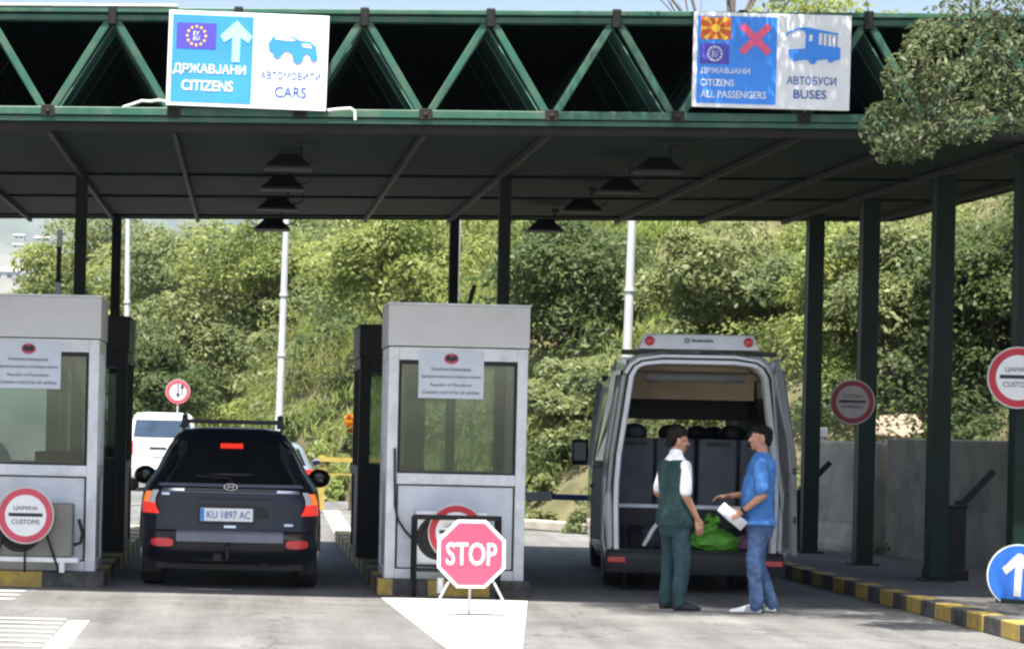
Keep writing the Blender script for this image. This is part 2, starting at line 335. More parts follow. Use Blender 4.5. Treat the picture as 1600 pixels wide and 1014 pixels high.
def leaf_quads(P, Nn, Lh, Wd, droop=.2, up=None):
    """folded diamond leaves at P, with normals near Nn"""
    n = len(P); nrm = unit(Nn + rs.normal(0, .55, (n, 3))); d = unit(np.cross(nrm, rs.normal(0, 1, (n, 3)))); d[:, 2] -= droop
    if up is not None: d = unit(d * .35 + up)
    d = unit(d); sd = unit(np.cross(nrm, d)); nrm = np.cross(d, sd); L = Lh[:, None]; Wc = Wd[:, None]
    return np.stack([P - d * L * .5, P + sd * Wc * .5 + nrm * Wc * .18 - d * L * .05, P + d * L * .5, P - sd * Wc * .5 + nrm * Wc * .18 - d * L * .05], 1)
def clump_points(c, rad, n, flat=.8, zmin=-.4):
    u = unit(rs.normal(0, 1, (n, 3))); u[:, 2] = np.where(u[:, 2] < zmin, -u[:, 2], u[:, 2])
    r = rad * (.55 + .5 * rs.random(n) ** .6)[:, None]; p = u * r; p[:, 2] *= flat
    return p + np.asarray(c), u
def bush_cloud(c, rx, ry, rz, clumps, per, leaf=.15, ratio=.5):
    """a crown of leaf clumps spread through a dome"""
    out = []
    for k in range(clumps):
        u = unit(rs.normal(0, 1, 3)); u[2] = abs(u[2]) * .9 if rs.random() < .8 else u[2] * .5
        f = .45 + .5 * rs.random(); cc = np.array([c[0] + u[0] * rx * f, c[1] + u[1] * ry * f, c[2] + u[2] * rz * f])
        rr = (rx + ry + rz) / 3 * (.24 + .24 * rs.random())
        p, nn = clump_points(cc, rr, per, .75); ln = leaf * (.6 + .8 * rs.random(per))
        out.append(leaf_quads(p, nn * .8 + np.array([0, 0, .5]), ln, ln * ratio))
    return np.concatenate(out)

# ------------------------------------------------------------------ setting: ground, markings, kerbs, slope, far slope
def S(o): return tag(o, kind='structure')
b = MB(); b.add([(-3900, -50, 0), (3900, -50, 0), (3900, 6000, 0), (-3900, 6000, 0)], [(0, 1, 2, 3)]); S(b.build('road', M['asphalt'], smooth=0))
def sheet(name, polys, m, z=.004):
    q = MB()
    for p in polys: q.add([(x, y, z) for x, y in p], [tuple(range(len(p)))])
    return S(q.build(name, m, smooth=0))
sheet('road_marking', [[(1.60, 18.0), (2.06, 18.0), (2.83, 24.3), (1.38, 24.3)]], M['paint'])
st = [[(-1.44, 17.0), (-1.27, 17.0), (-1.27, 20.6), (-1.44, 20.6)]]
for k in range(9):
    y = 17.3 + k * .42
    st.append([(-4.6, y + .05), (-1.47, y), (-1.47, y + .1), (-4.6, y + .15)])
for k in range(3): st.append([(-4.6, 22.9 + k * .55), (-2.15 - .0 * k, 22.9 + k * .55), (-2.10, 23.05 + k * .55), (-4.6, 23.05 + k * .55)])
sheet('road_line', st, M['line'])
sheet('road_gore', [[(1.42, 36.2), (1.72, 36.2), (1.95, 50.0), (1.62, 50.0)], [(-.55, 24.9), (-.1, 24.9), (-.1, 25.0), (-.55, 25.0)]], M['line'])
def island(name, x0, x1, y0, y1, blocks):
    q = MB(); q.box(x0, x1, y0, y1, 0, .15, 0)
    for a, c, mi in blocks: q.box(a, c, y0 - .004, y0 + .25, .0, .153, mi)
    k = 0; y = y0 + .254
    while y < y1 - .6:
        for xa, xb in ((x0 - .004, x0 + .2), (x1 - .2, x1 + .004)): q.box(xa, xb, y, y + .6, 0, .153, 1 + k % 2)
        k += 1; y += .604
    return S(q.build(name, [M['concrete'], M['kerb_dark'], M['kerb_yellow']], smooth=0))
island('traffic_island', 1.38, 2.90, 24.8, 37.0, [(1.376, 1.52, 2), (1.522, 1.88, 1), (1.882, 2.50, 2), (2.502, 2.904, 1)])
island('traffic_island', -4.7, -1.40, 24.8, 37.0, [(-4.7, -3.2, 1), (-3.198, -2.02, 2), (-2.018, -1.396, 1)])
# right pavement with painted kerb stones
q = MB(); q.add([(6.72, 6, .14), (14, 6, .14), (14, 40, .14), (6.72, 40, .14)], [(0, 1, 2, 3)]); S(q.build('pavement', M['pavement'], smooth=0))
q = MB(); y = 6.0; k = 0
while y < 40:
    q.box(6.52, 6.73, y, y + .50, 0, .155, k % 2); y += .503; k += 1
S(q.build('kerb', [M['kerb_dark'], M['kerb_yellow']], smooth=0, bevel=.012))
# slope: toe line, rising away to the right and behind
TOE = [(12.6, 18), (9.6, 33), (8.3, 36.5), (6.9, 39.5), (5.0, 43), (3.7, 49), (2.2, 57), (-.3, 69), (-3.2, 85), (-5.6, 102), (-7.4, 125), (-8.5, 170)]
def toe_at(t):
    i = min(int(t), len(TOE) - 2); f = t - i; a, c = TOE[i], TOE[i + 1]
    return a[0] + (c[0] - a[0]) * f, a[1] + (c[1] - a[1]) * f
def toe_n(t):
    a, c = toe_at(max(t - .6, 0)), toe_at(min(t + .6, len(TOE) - 1.001)); dx, dy = c[0] - a[0], c[1] - a[1]; l = math.hypot(dx, dy); return dy / l, -dx / l
def rise(d, y): A = max(5.5, .168 * y); return A * (1 - math.exp(-max(d, 0) / ((.92 if y < 52 else .60) * A))) + .02 * max(d, 0)
def slope_pt(t, d):
    x, y = toe_at(t); nx, ny = toe_n(t); x += nx * d; y += ny * d
    return Vector((x, y, rise(d, y) - .15 + .35 * min(1, d / 3) * noise.noise(Vector((x * .35, y * .35, 1.3)))))
q = MB(); rings = []; ds = [-.6, 0, .4, .9, 1.5, 2.3, 3.2, 4.3, 5.6, 7, 9, 11.5, 14.5, 18, 23, 30, 45]
for i in range(0, (len(TOE) - 1) * 8): rings.append([slope_pt(i / 8, d) - Vector((0, 0, .3 if d < 0 else 0)) for d in ds])
q.loft(rings, False, False, closed=False); S(q.build('hillside', M['soil'], smooth=80))
# far slope beyond the valley, in the air's haze
q = MB(); rings = []
for i in range(70):
    x = -3360 + i * 60
    ridge = (908 if x < -770 else 908 - 140 * min(1, (x + 770) / 480) - 610 * max(0, min(1, (x + 160) / 480))) + 38 * noise.noise(Vector((x * .0025, 0, 0))) + 16 * noise.noise(Vector((x * .0125, 3, 0)))
    rings.append([Vector((x, 1.0 * (2240 + 3200 * k / 22) + 90 * noise.noise(Vector((x * .01, k * .3, 5))), max(-.5, -.5 + ridge * (k / 20) ** .85 * (1 if k < 20 else 1 - .1 * (k - 20)) + (26 if k else 0) * noise.noise(Vector((x * .005, k * .8, 2)))))) for k in range(23)])
q.loft(rings, False, False, closed=False); S(q.build('far_slope', M['mount'], smooth=80))

# ------------------------------------------------------------------ canopy
YF, YB, XL, XR = 22.5, 33.9, -9.3, 8.9
def zlow(x, y=YF):
    a = 4.495 + .0125 * (x + 2.24); c = 4.59 + .019 * (x + 3.4); f = (y - YF) / (YB - YF); return a + (c - a) * f
def ztop(x, y=YF): return zlow(x, y) + .89 + .003 * (x + 2.2)
LN = [-1.87 + 1.152 * k for k in range(-6, 10)]; TN = [-1.297 + 1.152 * k for k in range(-6, 9)]
can = thing('canopy', 'dark green steel truss canopy roof spanning the border crossing lanes', 'canopy', (0, 0, 0))
def beam(name, m, z0, z1, y0, y1, zf, xa=XL, xb=XR, mi=0):
    q = MB(); q.hexa([(xa, y0, zf(xa) + z0), (xb, y0, zf(xb) + z0), (xb, y1, zf(xb) + z0), (xa, y1, zf(xa) + z0), (xa, y0, zf(xa) + z1), (xb, y0, zf(xb) + z1), (xb, y1, zf(xb) + z1), (xa, y1, zf(xa) + z1)])
    return q.build(name, m, can, smooth=0, bevel=.008)
beam('top_chord', M['green'], -.055, .000, YF - .02, YF + .10, ztop); beam('top_chord', M['green'], .012, .060, YF - .05, YF + .06, ztop)
beam('flashing', M['flash'], .064, .088, YF - .06, YF + .16, ztop, XL, -.7)
beam('bottom_chord', M['green'], -.03, .045, YF - .03, YF + .08, zlow); beam('bottom_chord', M['green'], -.085, -.038, YF - .01, YF + .10, zlow)
beam('soffit_edge', M['rafter'], -.17, -.09, YF + .03, YF + .05, zlow)
for i, x in enumerate(TN):
    for dx in (-.576, .576):
        xl = x + dx; q = MB(); q.bar((x + math.copysign(.035, dx), YF + .03, ztop(x) - .05), (xl - math.copysign(.05, dx), YF + .03, zlow(xl) + .04), .07, .055, (0, -1, 0)); q.build('diagonal', M['green'], can, smooth=0, bevel=.01)
    q = MB(); q.box(x - .04, x + .04, YF - .065, YF + .05, ztop(x) - .10, ztop(x) + .075); q.build('node_plate', M['blackm'], can, smooth=0, bevel=.012)
for x in LN:
    q = MB(); q.box(x - .06, x + .06, YF - .05, YF - .032, zlow(x) - .045, zlow(x) + .055); q.ell((x, YF - .05, zlow(x)), .022, .02, .022, 10, 6); q.build('node_plate', M['rafter'], can, bevel=.004)
def skin(name, m, zf, off, th, ya, yb, xa=XL, xb=XR, nx=24, ny=10):
    q = MB(); top = []; bot = []
    rg = []
    for j in range(ny + 1):
        y = ya + (yb - ya) * j / ny
        up = [Vector((xa + (xb - xa) * i / nx, y, zf(xa + (xb - xa) * i / nx, y) + off + th)) for i in range(nx + 1)]
        dn = [Vector((p.x, y, p.z - th)) for p in reversed(up)]
        rg.append(up + dn)
    q.loft(rg); return q.build(name, m, can, smooth=0)
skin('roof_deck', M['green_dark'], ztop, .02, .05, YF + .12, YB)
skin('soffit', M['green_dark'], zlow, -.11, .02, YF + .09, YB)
# folded ribbed lining running back from the front diagonals
q = MB()
for x in TN:
    for dx in (-.576, .576):
        xl = x + dx
        for ya, yb, t in [(YF + .22, YB - .2, .012)] + [(YF + .6 + .85 * k, YF + .64 + .85 * k, .035) for k in range(13)]:
            a = [(x, ya, ztop(x, ya) - .06), (xl, ya, zlow(xl, ya) - .08), (xl, yb, zlow(xl, yb) - .08), (x, yb, ztop(x, yb) - .06)]
            nrm = Vector((0.84, 0, .54)) if dx > 0 else Vector((-.84, 0, .54))
            lo = [Vector(p) - nrm * t * .5 for p in a]; hi = [Vector(p) + nrm * t * .5 for p in a]
            q.hexa(lo + hi)
q.build('ribbed_lining', M['lining'], can, smooth=0)
for k, x in enumerate(LN):
    if k in (8, 11): continue
    q = MB(); q.bar((x, YF + .06, zlow(x) - .15), (x, YB, zlow(x, YB) - .15), .042, .06); q.build('rafter', M['rafter'], can, smooth=0)
for y in (27.4, 30.3, 33.4):
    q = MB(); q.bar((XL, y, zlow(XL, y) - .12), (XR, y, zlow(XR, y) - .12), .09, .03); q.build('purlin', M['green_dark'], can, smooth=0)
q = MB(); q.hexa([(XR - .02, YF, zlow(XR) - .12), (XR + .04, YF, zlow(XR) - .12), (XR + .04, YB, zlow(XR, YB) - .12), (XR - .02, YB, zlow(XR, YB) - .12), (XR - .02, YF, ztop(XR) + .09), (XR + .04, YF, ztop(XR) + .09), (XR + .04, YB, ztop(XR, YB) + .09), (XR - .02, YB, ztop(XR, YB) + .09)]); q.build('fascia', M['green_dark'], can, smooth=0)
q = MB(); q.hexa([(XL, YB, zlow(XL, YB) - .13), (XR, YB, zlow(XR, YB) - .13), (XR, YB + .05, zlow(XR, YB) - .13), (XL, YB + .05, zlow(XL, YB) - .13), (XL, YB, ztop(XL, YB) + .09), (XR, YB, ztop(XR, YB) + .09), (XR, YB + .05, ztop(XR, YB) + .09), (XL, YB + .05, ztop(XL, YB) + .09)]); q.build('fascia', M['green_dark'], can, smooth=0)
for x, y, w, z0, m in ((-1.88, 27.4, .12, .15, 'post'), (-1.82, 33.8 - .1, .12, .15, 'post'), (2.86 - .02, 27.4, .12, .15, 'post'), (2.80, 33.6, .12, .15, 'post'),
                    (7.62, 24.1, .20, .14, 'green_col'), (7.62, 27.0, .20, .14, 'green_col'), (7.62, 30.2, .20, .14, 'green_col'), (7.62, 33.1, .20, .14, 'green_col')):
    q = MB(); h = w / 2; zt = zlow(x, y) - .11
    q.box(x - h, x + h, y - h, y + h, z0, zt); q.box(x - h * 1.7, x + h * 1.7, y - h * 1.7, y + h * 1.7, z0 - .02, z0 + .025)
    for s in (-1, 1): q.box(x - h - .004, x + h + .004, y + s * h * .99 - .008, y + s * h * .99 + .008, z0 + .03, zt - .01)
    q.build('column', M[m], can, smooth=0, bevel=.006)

# hanging floodlights
def floodlight(loc, label):
    t = thing('floodlight', label, 'lamp', loc, group='floodlights under the canopy')
    t.scale = (.88, .88, .88); q = MB(); rg = []
    for z, w, d in ((-.17, .25, .20), (-.145, .25, .20), (-.02, .12, .11), (0, .10, .09)): rg.append([(-w, -d, z), (w, -d, z), (w, d, z), (-w, d, z)])
    q.loft(rg); q.build('housing', M['blackm'], t, smooth=0, bevel=.01)
    q = MB(); q.box(-.26, .26, -.21, -.2, -.175, -.15); q.box(-.26, .26, .2, .21, -.175, -.15); q.box(-.26, -.25, -.2, .2, -.175, -.15); q.box(.25, .26, -.2, .2, -.175, -.15); q.build('rim', M['darkm'], t, smooth=0)
    q = MB(); q.path([(.14, 0, -.16), (.14, 0, .12)], .018, 8); q.box(.09, .19, -.05, .05, .10, .16); q.build('bracket', M['darkm'], t)
    q = MB(); q.path([(.2, 0, .13), (.30, 0, .12), (.36, 0, .03), (.33, 0, -.05), (.24, 0, -.09), (.12, 0, -.08)], .011, 6); q.build('cable', M['darkm'], t)
    return t
for r, (x0, nm) in enumerate(((.35, 'left lane'), (3.85, 'right lane'))):
    for k, (y, w) in enumerate(((23.3, 'nearest the front truss'), (25.6, 'second from the front truss'), (28.3, 'second from the back edge'), (31.6, 'at the back edge against the greenery'))):
        floodlight((x0 - .02 * k, y, zlow(x0, y) - .29), 'black floodlight hanging over the %s, %s' % (nm, w))

# ------------------------------------------------------------------ lane signs
def lane_sign(name, label, c_px, ang, w, h):
    y = YF - .11; p = at(*c_px, y)
    t = thing(name, label, 'sign', p, ry=ang)
    q = MB(); q.box(-w / 2, w / 2, 0, .03, -h / 2, h / 2); q.build('board', M['white'], t, smooth=0, bevel=.004)
    q = MB(); q.box(-w / 2 + .035, -.005 * w + .05, -.004, .002, -h / 2 + .035, h / 2 - .035); q.build('blue_panel', M['blue'], t, smooth=0)
    q = MB()
    for sx in (-.3, .3): q.box(sx * w - .02, sx * w + .02, .03, .10, -h * .45, h * .45)
    q.build('bracket', M['darkm'], t, smooth=0)
    return t
def flag_eu(t, cx, cz, w, h):
    q = MB(); q.box(cx - w / 2, cx + w / 2, -.007, -.003, cz - h / 2, cz + h / 2); f = q.build('flag', M['navy'], t, smooth=0)
    q = MB(); rr = h * .36
    for k in range(12):
        a = 2 * math.pi * k / 12; sx, sz = cx + rr * math.cos(a), cz + rr * math.sin(a); pl = []
        for i in range(10): r_ = h * (.075 if i % 2 == 0 else .034); g = math.pi / 2 + math.pi * i / 5; pl.append((sx + r_ * math.cos(g), sz + r_ * math.sin(g)))
        q.prism(pl, -.010, -.006)
    q.build('stars', M['flagyel'], f, smooth=0)
    text('EY', cx, cz + h * .10, h * .24, h * .15, -.008, M['paper'], f); text('EU', cx, cz - h * .10, h * .24, h * .15, -.008, M['paper'], f)
sg = lane_sign('lane_sign', 'bright lane sign with cyan arrow and car picture on the truss', (387, 95), R(.95), 1.46, .865)
flag_eu(sg, -.475, .205, .36, .235)
q = MB(); q.prism([(-.145, -.02), (-.075, -.02), (-.075, .205), (.0, .155), (.035, .215), (-.11, .355), (-.255, .215), (-.22, .155), (-.145, .205)], -.010, -.003); q.build('arrow', M['sky'], sg, smooth=0)
text('ДРЖАВЈАНИ', -.345, -.10, .66, .10, -.007, M['white'], sg); text('CITIZENS', -.36, -.245, .47, .095, -.007, M['white'], sg)
text('АВТОМОБИЛИ', .395, -.125, .545, .070, -.003, M['blue_d'], sg, bold=.010); text('CARS', .40, -.275, .29, .098, -.003, M['blue_d'], sg)
q = MB()   # car picture
q.prism([(.18, .16), (.19, .10), (.24, .075), (.30, .06), (.34, .10), (.39, .085), (.42, .04), (.5, .05), (.53, .085), (.60, .045), (.63, .08), (.62, .15), (.56, .19), (.47, .20), (.40, .235), (.28, .25), (.22, .225)], -.008, -.001)
for cx, cz, r_ in ((.265, .075, .04), (.455, .045, .05), (.60, .055, .036)): q.prism([(cx + r_ * math.cos(a * math.pi / 8), cz + r_ * 1.1 * math.sin(a * math.pi / 8)) for a in range(16)], -.010, -.001)
cpic = q.build('car_picture', M['blue'], sg, smooth=0)
q = MB(); q.prism([(.235, .215), (.29, .238), (.37, .228), (.43, .195), (.36, .19), (.25, .20)], -.011, -.007); q.prism([(.49, .17), (.56, .165), (.58, .13), (.50, .14)], -.011, -.007); q.build('car_windows', M['white'], cpic, smooth=0)

sg2 = lane_sign('lane_sign', 'dull lane sign with pink cross, sun flag and bus picture by the tree', (1206, 96), R(.25), 1.435, .865)
q = MB(); q.box(-.655, -.38, -.007, -.003, .185, .385); fl = q.build('flag', M['flagred'], sg2, smooth=0)
q = MB(); cx, cz = -.5175, .285
for k in range(8):
    a = math.pi * k / 4; ex, ez = math.cos(a), math.sin(a); s_ = min(.1375 / max(abs(ex), 1e-6), .10 / max(abs(ez), 1e-6)); px_, pz_ = -ez, ex; wd = .026 if k % 2 else .020
    q.prism([(cx + ex * .045, cz + ez * .045), (cx + ex * s_ * .985 + px_ * wd * (1 if k % 4 else .4), cz + ez * s_ * .985 + pz_ * wd * (1 if k % 4 else 1)), (cx + ex * s_ * .985 - px_ * wd * (1 if k % 4 else .4), cz + ez * s_ * .985 - pz_ * wd)], -.009, -.0065)
q.prism([(cx + .04 * math.cos(a * math.pi / 12), cz + .04 * math.sin(a * math.pi / 12)) for a in range(24)], -.0105, -.0065); q.build('sun_emblem', M['flagyel'], fl, smooth=0)
q = MB(); q.box(-.655, -.39, -.007, -.003, -.04, .145); fl2 = q.build('flag', M['navy'], sg2, smooth=0)
q = MB(); q.ring(-.522, .052, .062, .070, -.0095, -.006, 32)
for k in range(12):
    a = math.pi * k / 6; q.box(-.522 + .055 * math.cos(a) - .006, -.522 + .055 * math.cos(a) + .006, -.0095, -.0065, .052 + .055 * math.sin(a) - .006, .052 + .055 * math.sin(a) + .006)
q.build('star_ring', M['paper'], fl2, smooth=0); text('EU', -.522, .052, .05, .055, -.008, M['paper'], fl2)
q = MB()
for s in (-1, 1): q.bar((-.155 - .125, -.006, .195 - s * .125), (-.155 + .125, -.006, .195 + s * .125), .065, .006 + .002 * s, (0, -1, 0))
q.build('cross', M['pink'], sg2, smooth=0)
text('ДРЖАВЈАНИ', -.425, -.105, .45, .062, -.007, M['white'], sg2); text('CITIZENS', -.495, -.21, .31, .062, -.007, M['white'], sg2); text('ALL PASSENGERS', -.345, -.315, .60, .066, -.007, M['white'], sg2)
text('АВТОБУСИ', .365, -.17, .45, .075, -.003, M['blue_d'], sg2); text('BUSES', .355, -.295, .30, .08, -.003, M['blue_d'], sg2)
q = MB(); q.prism([(.12, .255), (.15, .27), (.235, .31), (.31, .315), (.60, .265), (.60, .25), (.42, .27), (.42, .16), (.62, .135), (.62, .03), (.57, .02), (.535, .0), (.50, .03), (.42, .02), (.37, -.015), (.32, .02), (.20, .01), (.155, .04), (.15, .11), (.30, .12), (.305, .24), (.29, .28), (.235, .295), (.15, .255), (.13, .23)], -.008, -.001)
for cx, cz, r_ in ((.37, .015, .035), (.535, .03, .03), (.21, .022, .022)): q.prism([(cx + r_ * math.cos(a * math.pi / 8), cz + r_ * math.sin(a * math.pi / 8)) for a in range(16)], -.010, -.001)
bp_ = q.build('bus_picture', M['blue'], sg2, smooth=0)
q = MB(); q.prism([(.335, .25), (.365, .245), (.36, .19), (.33, .19)], -.011, -.007); q.build('bus_window', M['white'], bp_, smooth=0)
q = MB()
for k in range(4): q.box(.455 + k * .042, .463 + k * .042, -.006, -.001, .155 - .006 * k, .262 - .007 * k)
q.build('window_bars', M['blue_d'], bp_, smooth=0)
# pale hoses along the lower chord beside the left sign
def hose(label, pts, r=.014, m='flash'):
    q = MB(); q.path(pts, r, 8); return tag(q.build('hose', M[m], smooth=60), label, 'hose')
hose('pale hose lying on the lower truss left of the car lane sign', [at(px, py, YF - .1) for px, py in ((192, 168), (205, 164), (222, 158), (235, 159), (248, 157), (264, 160))], .013)
hose('pale hose curling down right of the car lane sign', [at(px, py, YF - .1) for px, py in ((512, 173), (530, 171), (548, 170), (554, 174), (555, 188))], .014)

# ------------------------------------------------------------------ booths
def notice(label, loc, w=.665, h=.475):
    t = thing('notice_sheet', label, 'notice', loc, group='notices in the booth windows')
    q = MB(); q.box(-w / 2, w / 2, 0, .006, -h / 2, h / 2); q.build('sheet', M['paper'], t, smooth=0)
    q = MB(); q.prism([(.075 * math.cos(a * math.pi / 12), .165 + .055 * math.sin(a * math.pi / 12)) for a in range(24)], -.003, .001); e = q.build('emblem', M['red_old'], t, smooth=0)
    q = MB(); q.prism([(-.06, .19), (-.03, .205), (0, .185), (.03, .205), (.06, .19), (.055, .15), (0, .135), (-.055, .15)], -.005, -.002); q.build('emblem_shield', M['black'], e, smooth=0)
    text('Република Македонија', 0, .055, .40, .042, -.003, M['grey_print'], t, bold=0); text('Царинска контрола за патници и возила', 0, -.02, .60, .04, -.003, M['grey_print'], t, bold=0)
    text('Republic of Macedonia', 0, -.105, .42, .042, -.003, M['grey_print'], t, bold=0); text('Customs control for all vehicles', 0, -.175, .58, .04, -.003, M['grey_print'], t, bold=0)
    return t
def booth(name, label, x0, x1, y0, y1, z0=.15, z1=2.96, dark=False, group=None):
    cx, cy = (x0 + x1) / 2, (y0 + y1) / 2; t = thing(name, label, 'booth', (cx, cy, z0), group=group)
    w, d, h = (x1 - x0) / 2, (y1 - y0) / 2, z1 - z0; A, P_, Fm = (M['darkm'],) * 3 if dark else (M['alu'], M['panel'], M['fascia'])
    sill, head = 1.02, 2.26
    q = MB()
    for sx in (-1, 1):
        for sy in (-1, 1): q.box(sx * w - (.105 if sx > 0 else 0), sx * w + (.105 if sx < 0 else 0), sy * d - (.105 if sy > 0 else 0), sy * d + (.105 if sy < 0 else 0), 0, head + .10)
    for z, a, c in ((0, 0, .10), (sill, -.055, .055), (head, -.03, .10)):
        for sy in (-1, 1): q.box(-w + .106, w - .106, sy * d - (.07 if sy > 0 else 0), sy * d + (.07 if sy < 0 else 0), z + a, z + c)
        for sx in (-1, 1): q.box(sx * w - (.07 if sx > 0 else 0), sx * w + (.07 if sx < 0 else 0), -d + .106, d - .106, z + a, z + c)
    q.build('frame', A, t, smooth=0, bevel=.006)
    for sy in (-1, 1):
        q = MB(); q.box(-w + .10, w - .10, sy * (d - .035) - .012, sy * (d - .035) + .012, .09, sill - .05); p = q.build('panel', P_, t, smooth=0)
        q = MB(); yy = sy * (d - .020)
        for a in ((-w + .107, -w + .125, .10, sill - .055), (w - .125, w - .107, .10, sill - .055), (-w + .125, w - .125, .10, .115), (-w + .125, w - .125, sill - .07, sill - .055)): q.box(a[0], a[1], yy - .01, yy + .01, a[2], a[3])
        q.build('gasket', M['plastic'], p, smooth=0)
        q = MB(); q.box(-w + .10, w - .10, sy * (d - .035) - .004, sy * (d - .035) + .004, sill + .05, head - .02); g = q.build('window', M['glass'], t, smooth=0)
        q = MB(); yy = sy * (d - .02)
        for a in ((-w + .107, -w + .135, sill + .056, head - .031), (w - .135, w - .107, sill + .056, head - .031), (-w + .135, w - .135, head - .075, head - .031), (-w + .135, w - .135, sill + .056, sill + .075)): q.box(a[0], a[1], yy - .012, yy + .012, a[2], a[3])
        q.build('window_frame', M['darkm'], g, smooth=0)
    for sx in (-1, 1):
        q = MB(); q.box(sx * (w - .035) - .012, sx * (w - .035) + .012, -d + .10, d - .10, .09, sill - .05); q.build('panel', P_, t, smooth=0)
        q = MB(); q.box(sx * (w - .035) - .004, sx * (w - .035) + .004, -d + .10, d - .10, sill + .05, head - .02); g = q.build('window', M['glass'], t, smooth=0)
        q = MB(); q.box(sx * (w - .03) - .03, sx * (w - .03) + .03, -.03, .03, sill + .056, head - .031); q.build('mullion', A, g, smooth=0)
    q = MB(); q.box(-w - .012, w + .012, -d - .012, d + .012, head + .112, h - .02); q.build('fascia', Fm, t, smooth=0, bevel=.01)
    q = MB(); q.box(-w - .02, w + .02, -d - .02, d + .02, h - .018, h); q.build('roof', M['darkm'] if dark else M['alu'], t, smooth=0)
    q = MB(); q.box(-w + .02, w - .02, -d + .02, d - .02, .004, .03); q.build('floor', M['darkm'], t, smooth=0)
    return t
BY = 25.05
booth('control_booth', 'silver framed glass booth in the middle behind the stop sign', 1.45, 2.87, BY, BY + 1.15, group=None)
booth('control_booth', 'silver framed glass booth cut by the left edge', -4.4, -1.50, BY, BY + 1.15)
booth('control_booth', 'dark grey booth standing behind the middle silver booth', 1.34, 2.12, 29.0, 30.6, z1=2.90, dark=True)
booth('control_booth', 'dark grey booth standing behind the left silver booth', -2.35, -1.40, 29.0, 30.6, z1=2.93, dark=True)
pn = at(705, 586, BY - .02); notice('white crested notice in the middle booth window', (pn.x, BY - .010, pn.z))
pn = at(44, 570, BY - .02); notice('white crested notice in the left booth window', (pn.x, BY - .010, pn.z))
# what is inside the left booth
t = thing('desk', 'dark counter desk inside the left booth below the window', 'desk', (-2.7, BY + .42, .18))
q = MB(); q.box(-1.2, 1.05, -.3, .3, .78, .82); q.build('desk_top', M['plastic'], t, smooth=0)
for x in (-1.15, .95): q = MB(); q.box(x, x + .05, -.28, .28, 0, .778); q.build('leg', M['plastic'], t, smooth=0)
t = thing('monitor', 'black computer monitor inside the left booth at its right corner', 'monitor', (-1.95, BY + .4, 1.0))
q = MB(); q.box(-.22, .22, -.02, .03, .08, .36); q.build('screen', M['plastic'], t, smooth=0, bevel=.01); q = MB(); q.box(-.1, .1, -.07, .07, 0, .012); q.box(-.03, .03, .0, .03, .012, .1); q.build('stand', M['plastic'], t, smooth=0)
t = thing('office_chair', 'grey round backed office chair inside the left booth', 'chair', (-2.75, BY + .82, .18))
q = MB(); q.ell((0, 0, 1.02), .30, .05, .30, 20, 12); q.build('backrest', M['panel'], t); q = MB(); q.ell((0, -.22, .52), .25, .25, .06, 18, 8); q.build('seat', M['seat'], t)
q = MB(); q.path([(0, -.1, .08), (0, -.1, .5)], .03); q.bar((0, .02, .5), (0, .06, .8), .05, .02)
for k in range(5): q.bar((0, -.1, .09), (.28 * math.cos(k * 1.2566), -.1 + .28 * math.sin(k * 1.2566), .04), .04, .03)
q.build('base', M['plastic'], t)
# aerials on booth roofs
p = at(92, 400, BY + 1); q = MB(); q.path([(p.x, BY + 1, 2.962), (p.x, BY + 1, 3.14)], .032, 10, 0); q.path([(p.x, BY + 1, 3.14), (p.x + .004, BY + 1, 3.52)], .026, 10, 1); q.path([(p.x + .004, BY + 1, 3.52), (p.x + .006, BY + 1, 3.70)], .03, 10, 0)
tag(q.build('vent_pipe', [M['galv'], M['blackm']]), 'thin grey and black pipe upright on the left booth roof', 'pipe')
p = at(737, 455, BY + .8); q = MB(); q.path([(p.x - .03, BY + .8, 2.962), (p.x, BY + .8, 3.1), (p.x + .03, BY + .8, 3.2)], .024, 8); tag(q.build('antenna', M['blackm']), 'short black antenna stub on the middle booth roof', 'antenna')
hose('black cable drooping down the middle booth to the air conditioner', [at(px, py, BY - .02) for px, py in ((617, 700), (617, 790), (622, 812), (632, 828), (645, 842), (658, 848))], .012, 'plastic')
# air conditioners and their stands
def air_con(label, x, y, z, w=.78, stand='galv', group=None):
    t = thing('air_conditioner', label, 'air conditioner', (x, y, z))
    q = MB(); q.box(-w / 2, w / 2, 0, .28, 0, .54); q.build('case', M['trim'] if stand == 'galv' else M['alu'], t, smooth=0, bevel=.02)
    q = MB()
    for r_ in (.05, .10, .15, .20): q.ring(-.13, .27, r_ - .006, r_ + .006, -.015, -.003, 32)
    q.build('grille', M['plastic'], t); q = MB(); q.prism([(-.13 + .225 * math.cos(a * math.pi / 16), .27 + .225 * math.sin(a * math.pi / 16)) for a in range(32)], -.002, .01); q.build('fan', M['blackm'], t)
    q = MB(); q.path([(w / 2 + .0, .2, .12), (w / 2 + .07, .2, .14), (w / 2 + .09, .2, .24), (w / 2 + .05, .2, .38)], .018); q.build('pipe', M['plastic'], t)
    return t
pa = at(58, 880, BY - .3)
air_con('beige air conditioner behind the round sign at the left booth', pa.x - .05, BY - .33, .305, .80)
t = thing('metal_stand', 'white metal stand carrying the air conditioner at the left booth', 'stand', (pa.x - .05, BY - .2, .15))
q = MB()
for y in (-.12, .12): q.box(-.48, .46, y - .02, y + .02, .105, .15)
q.build('frame', M['white'], t, smooth=0)
for x in (-.4, .30):
    for y in (-.12, .12): q = MB(); q.box(x - .025, x + .025, y - .019, y + .019, .004, .104); q.build('leg', M['white'], t, smooth=0)
air_con('grey air conditioner behind the stop sign at the middle booth', 2.10, BY - .36, .32, .74, 'dark')
t = thing('metal_stand', 'black metal frame stand around the air conditioner in the middle', 'stand', (2.14, BY - .50, .0))
q = MB()
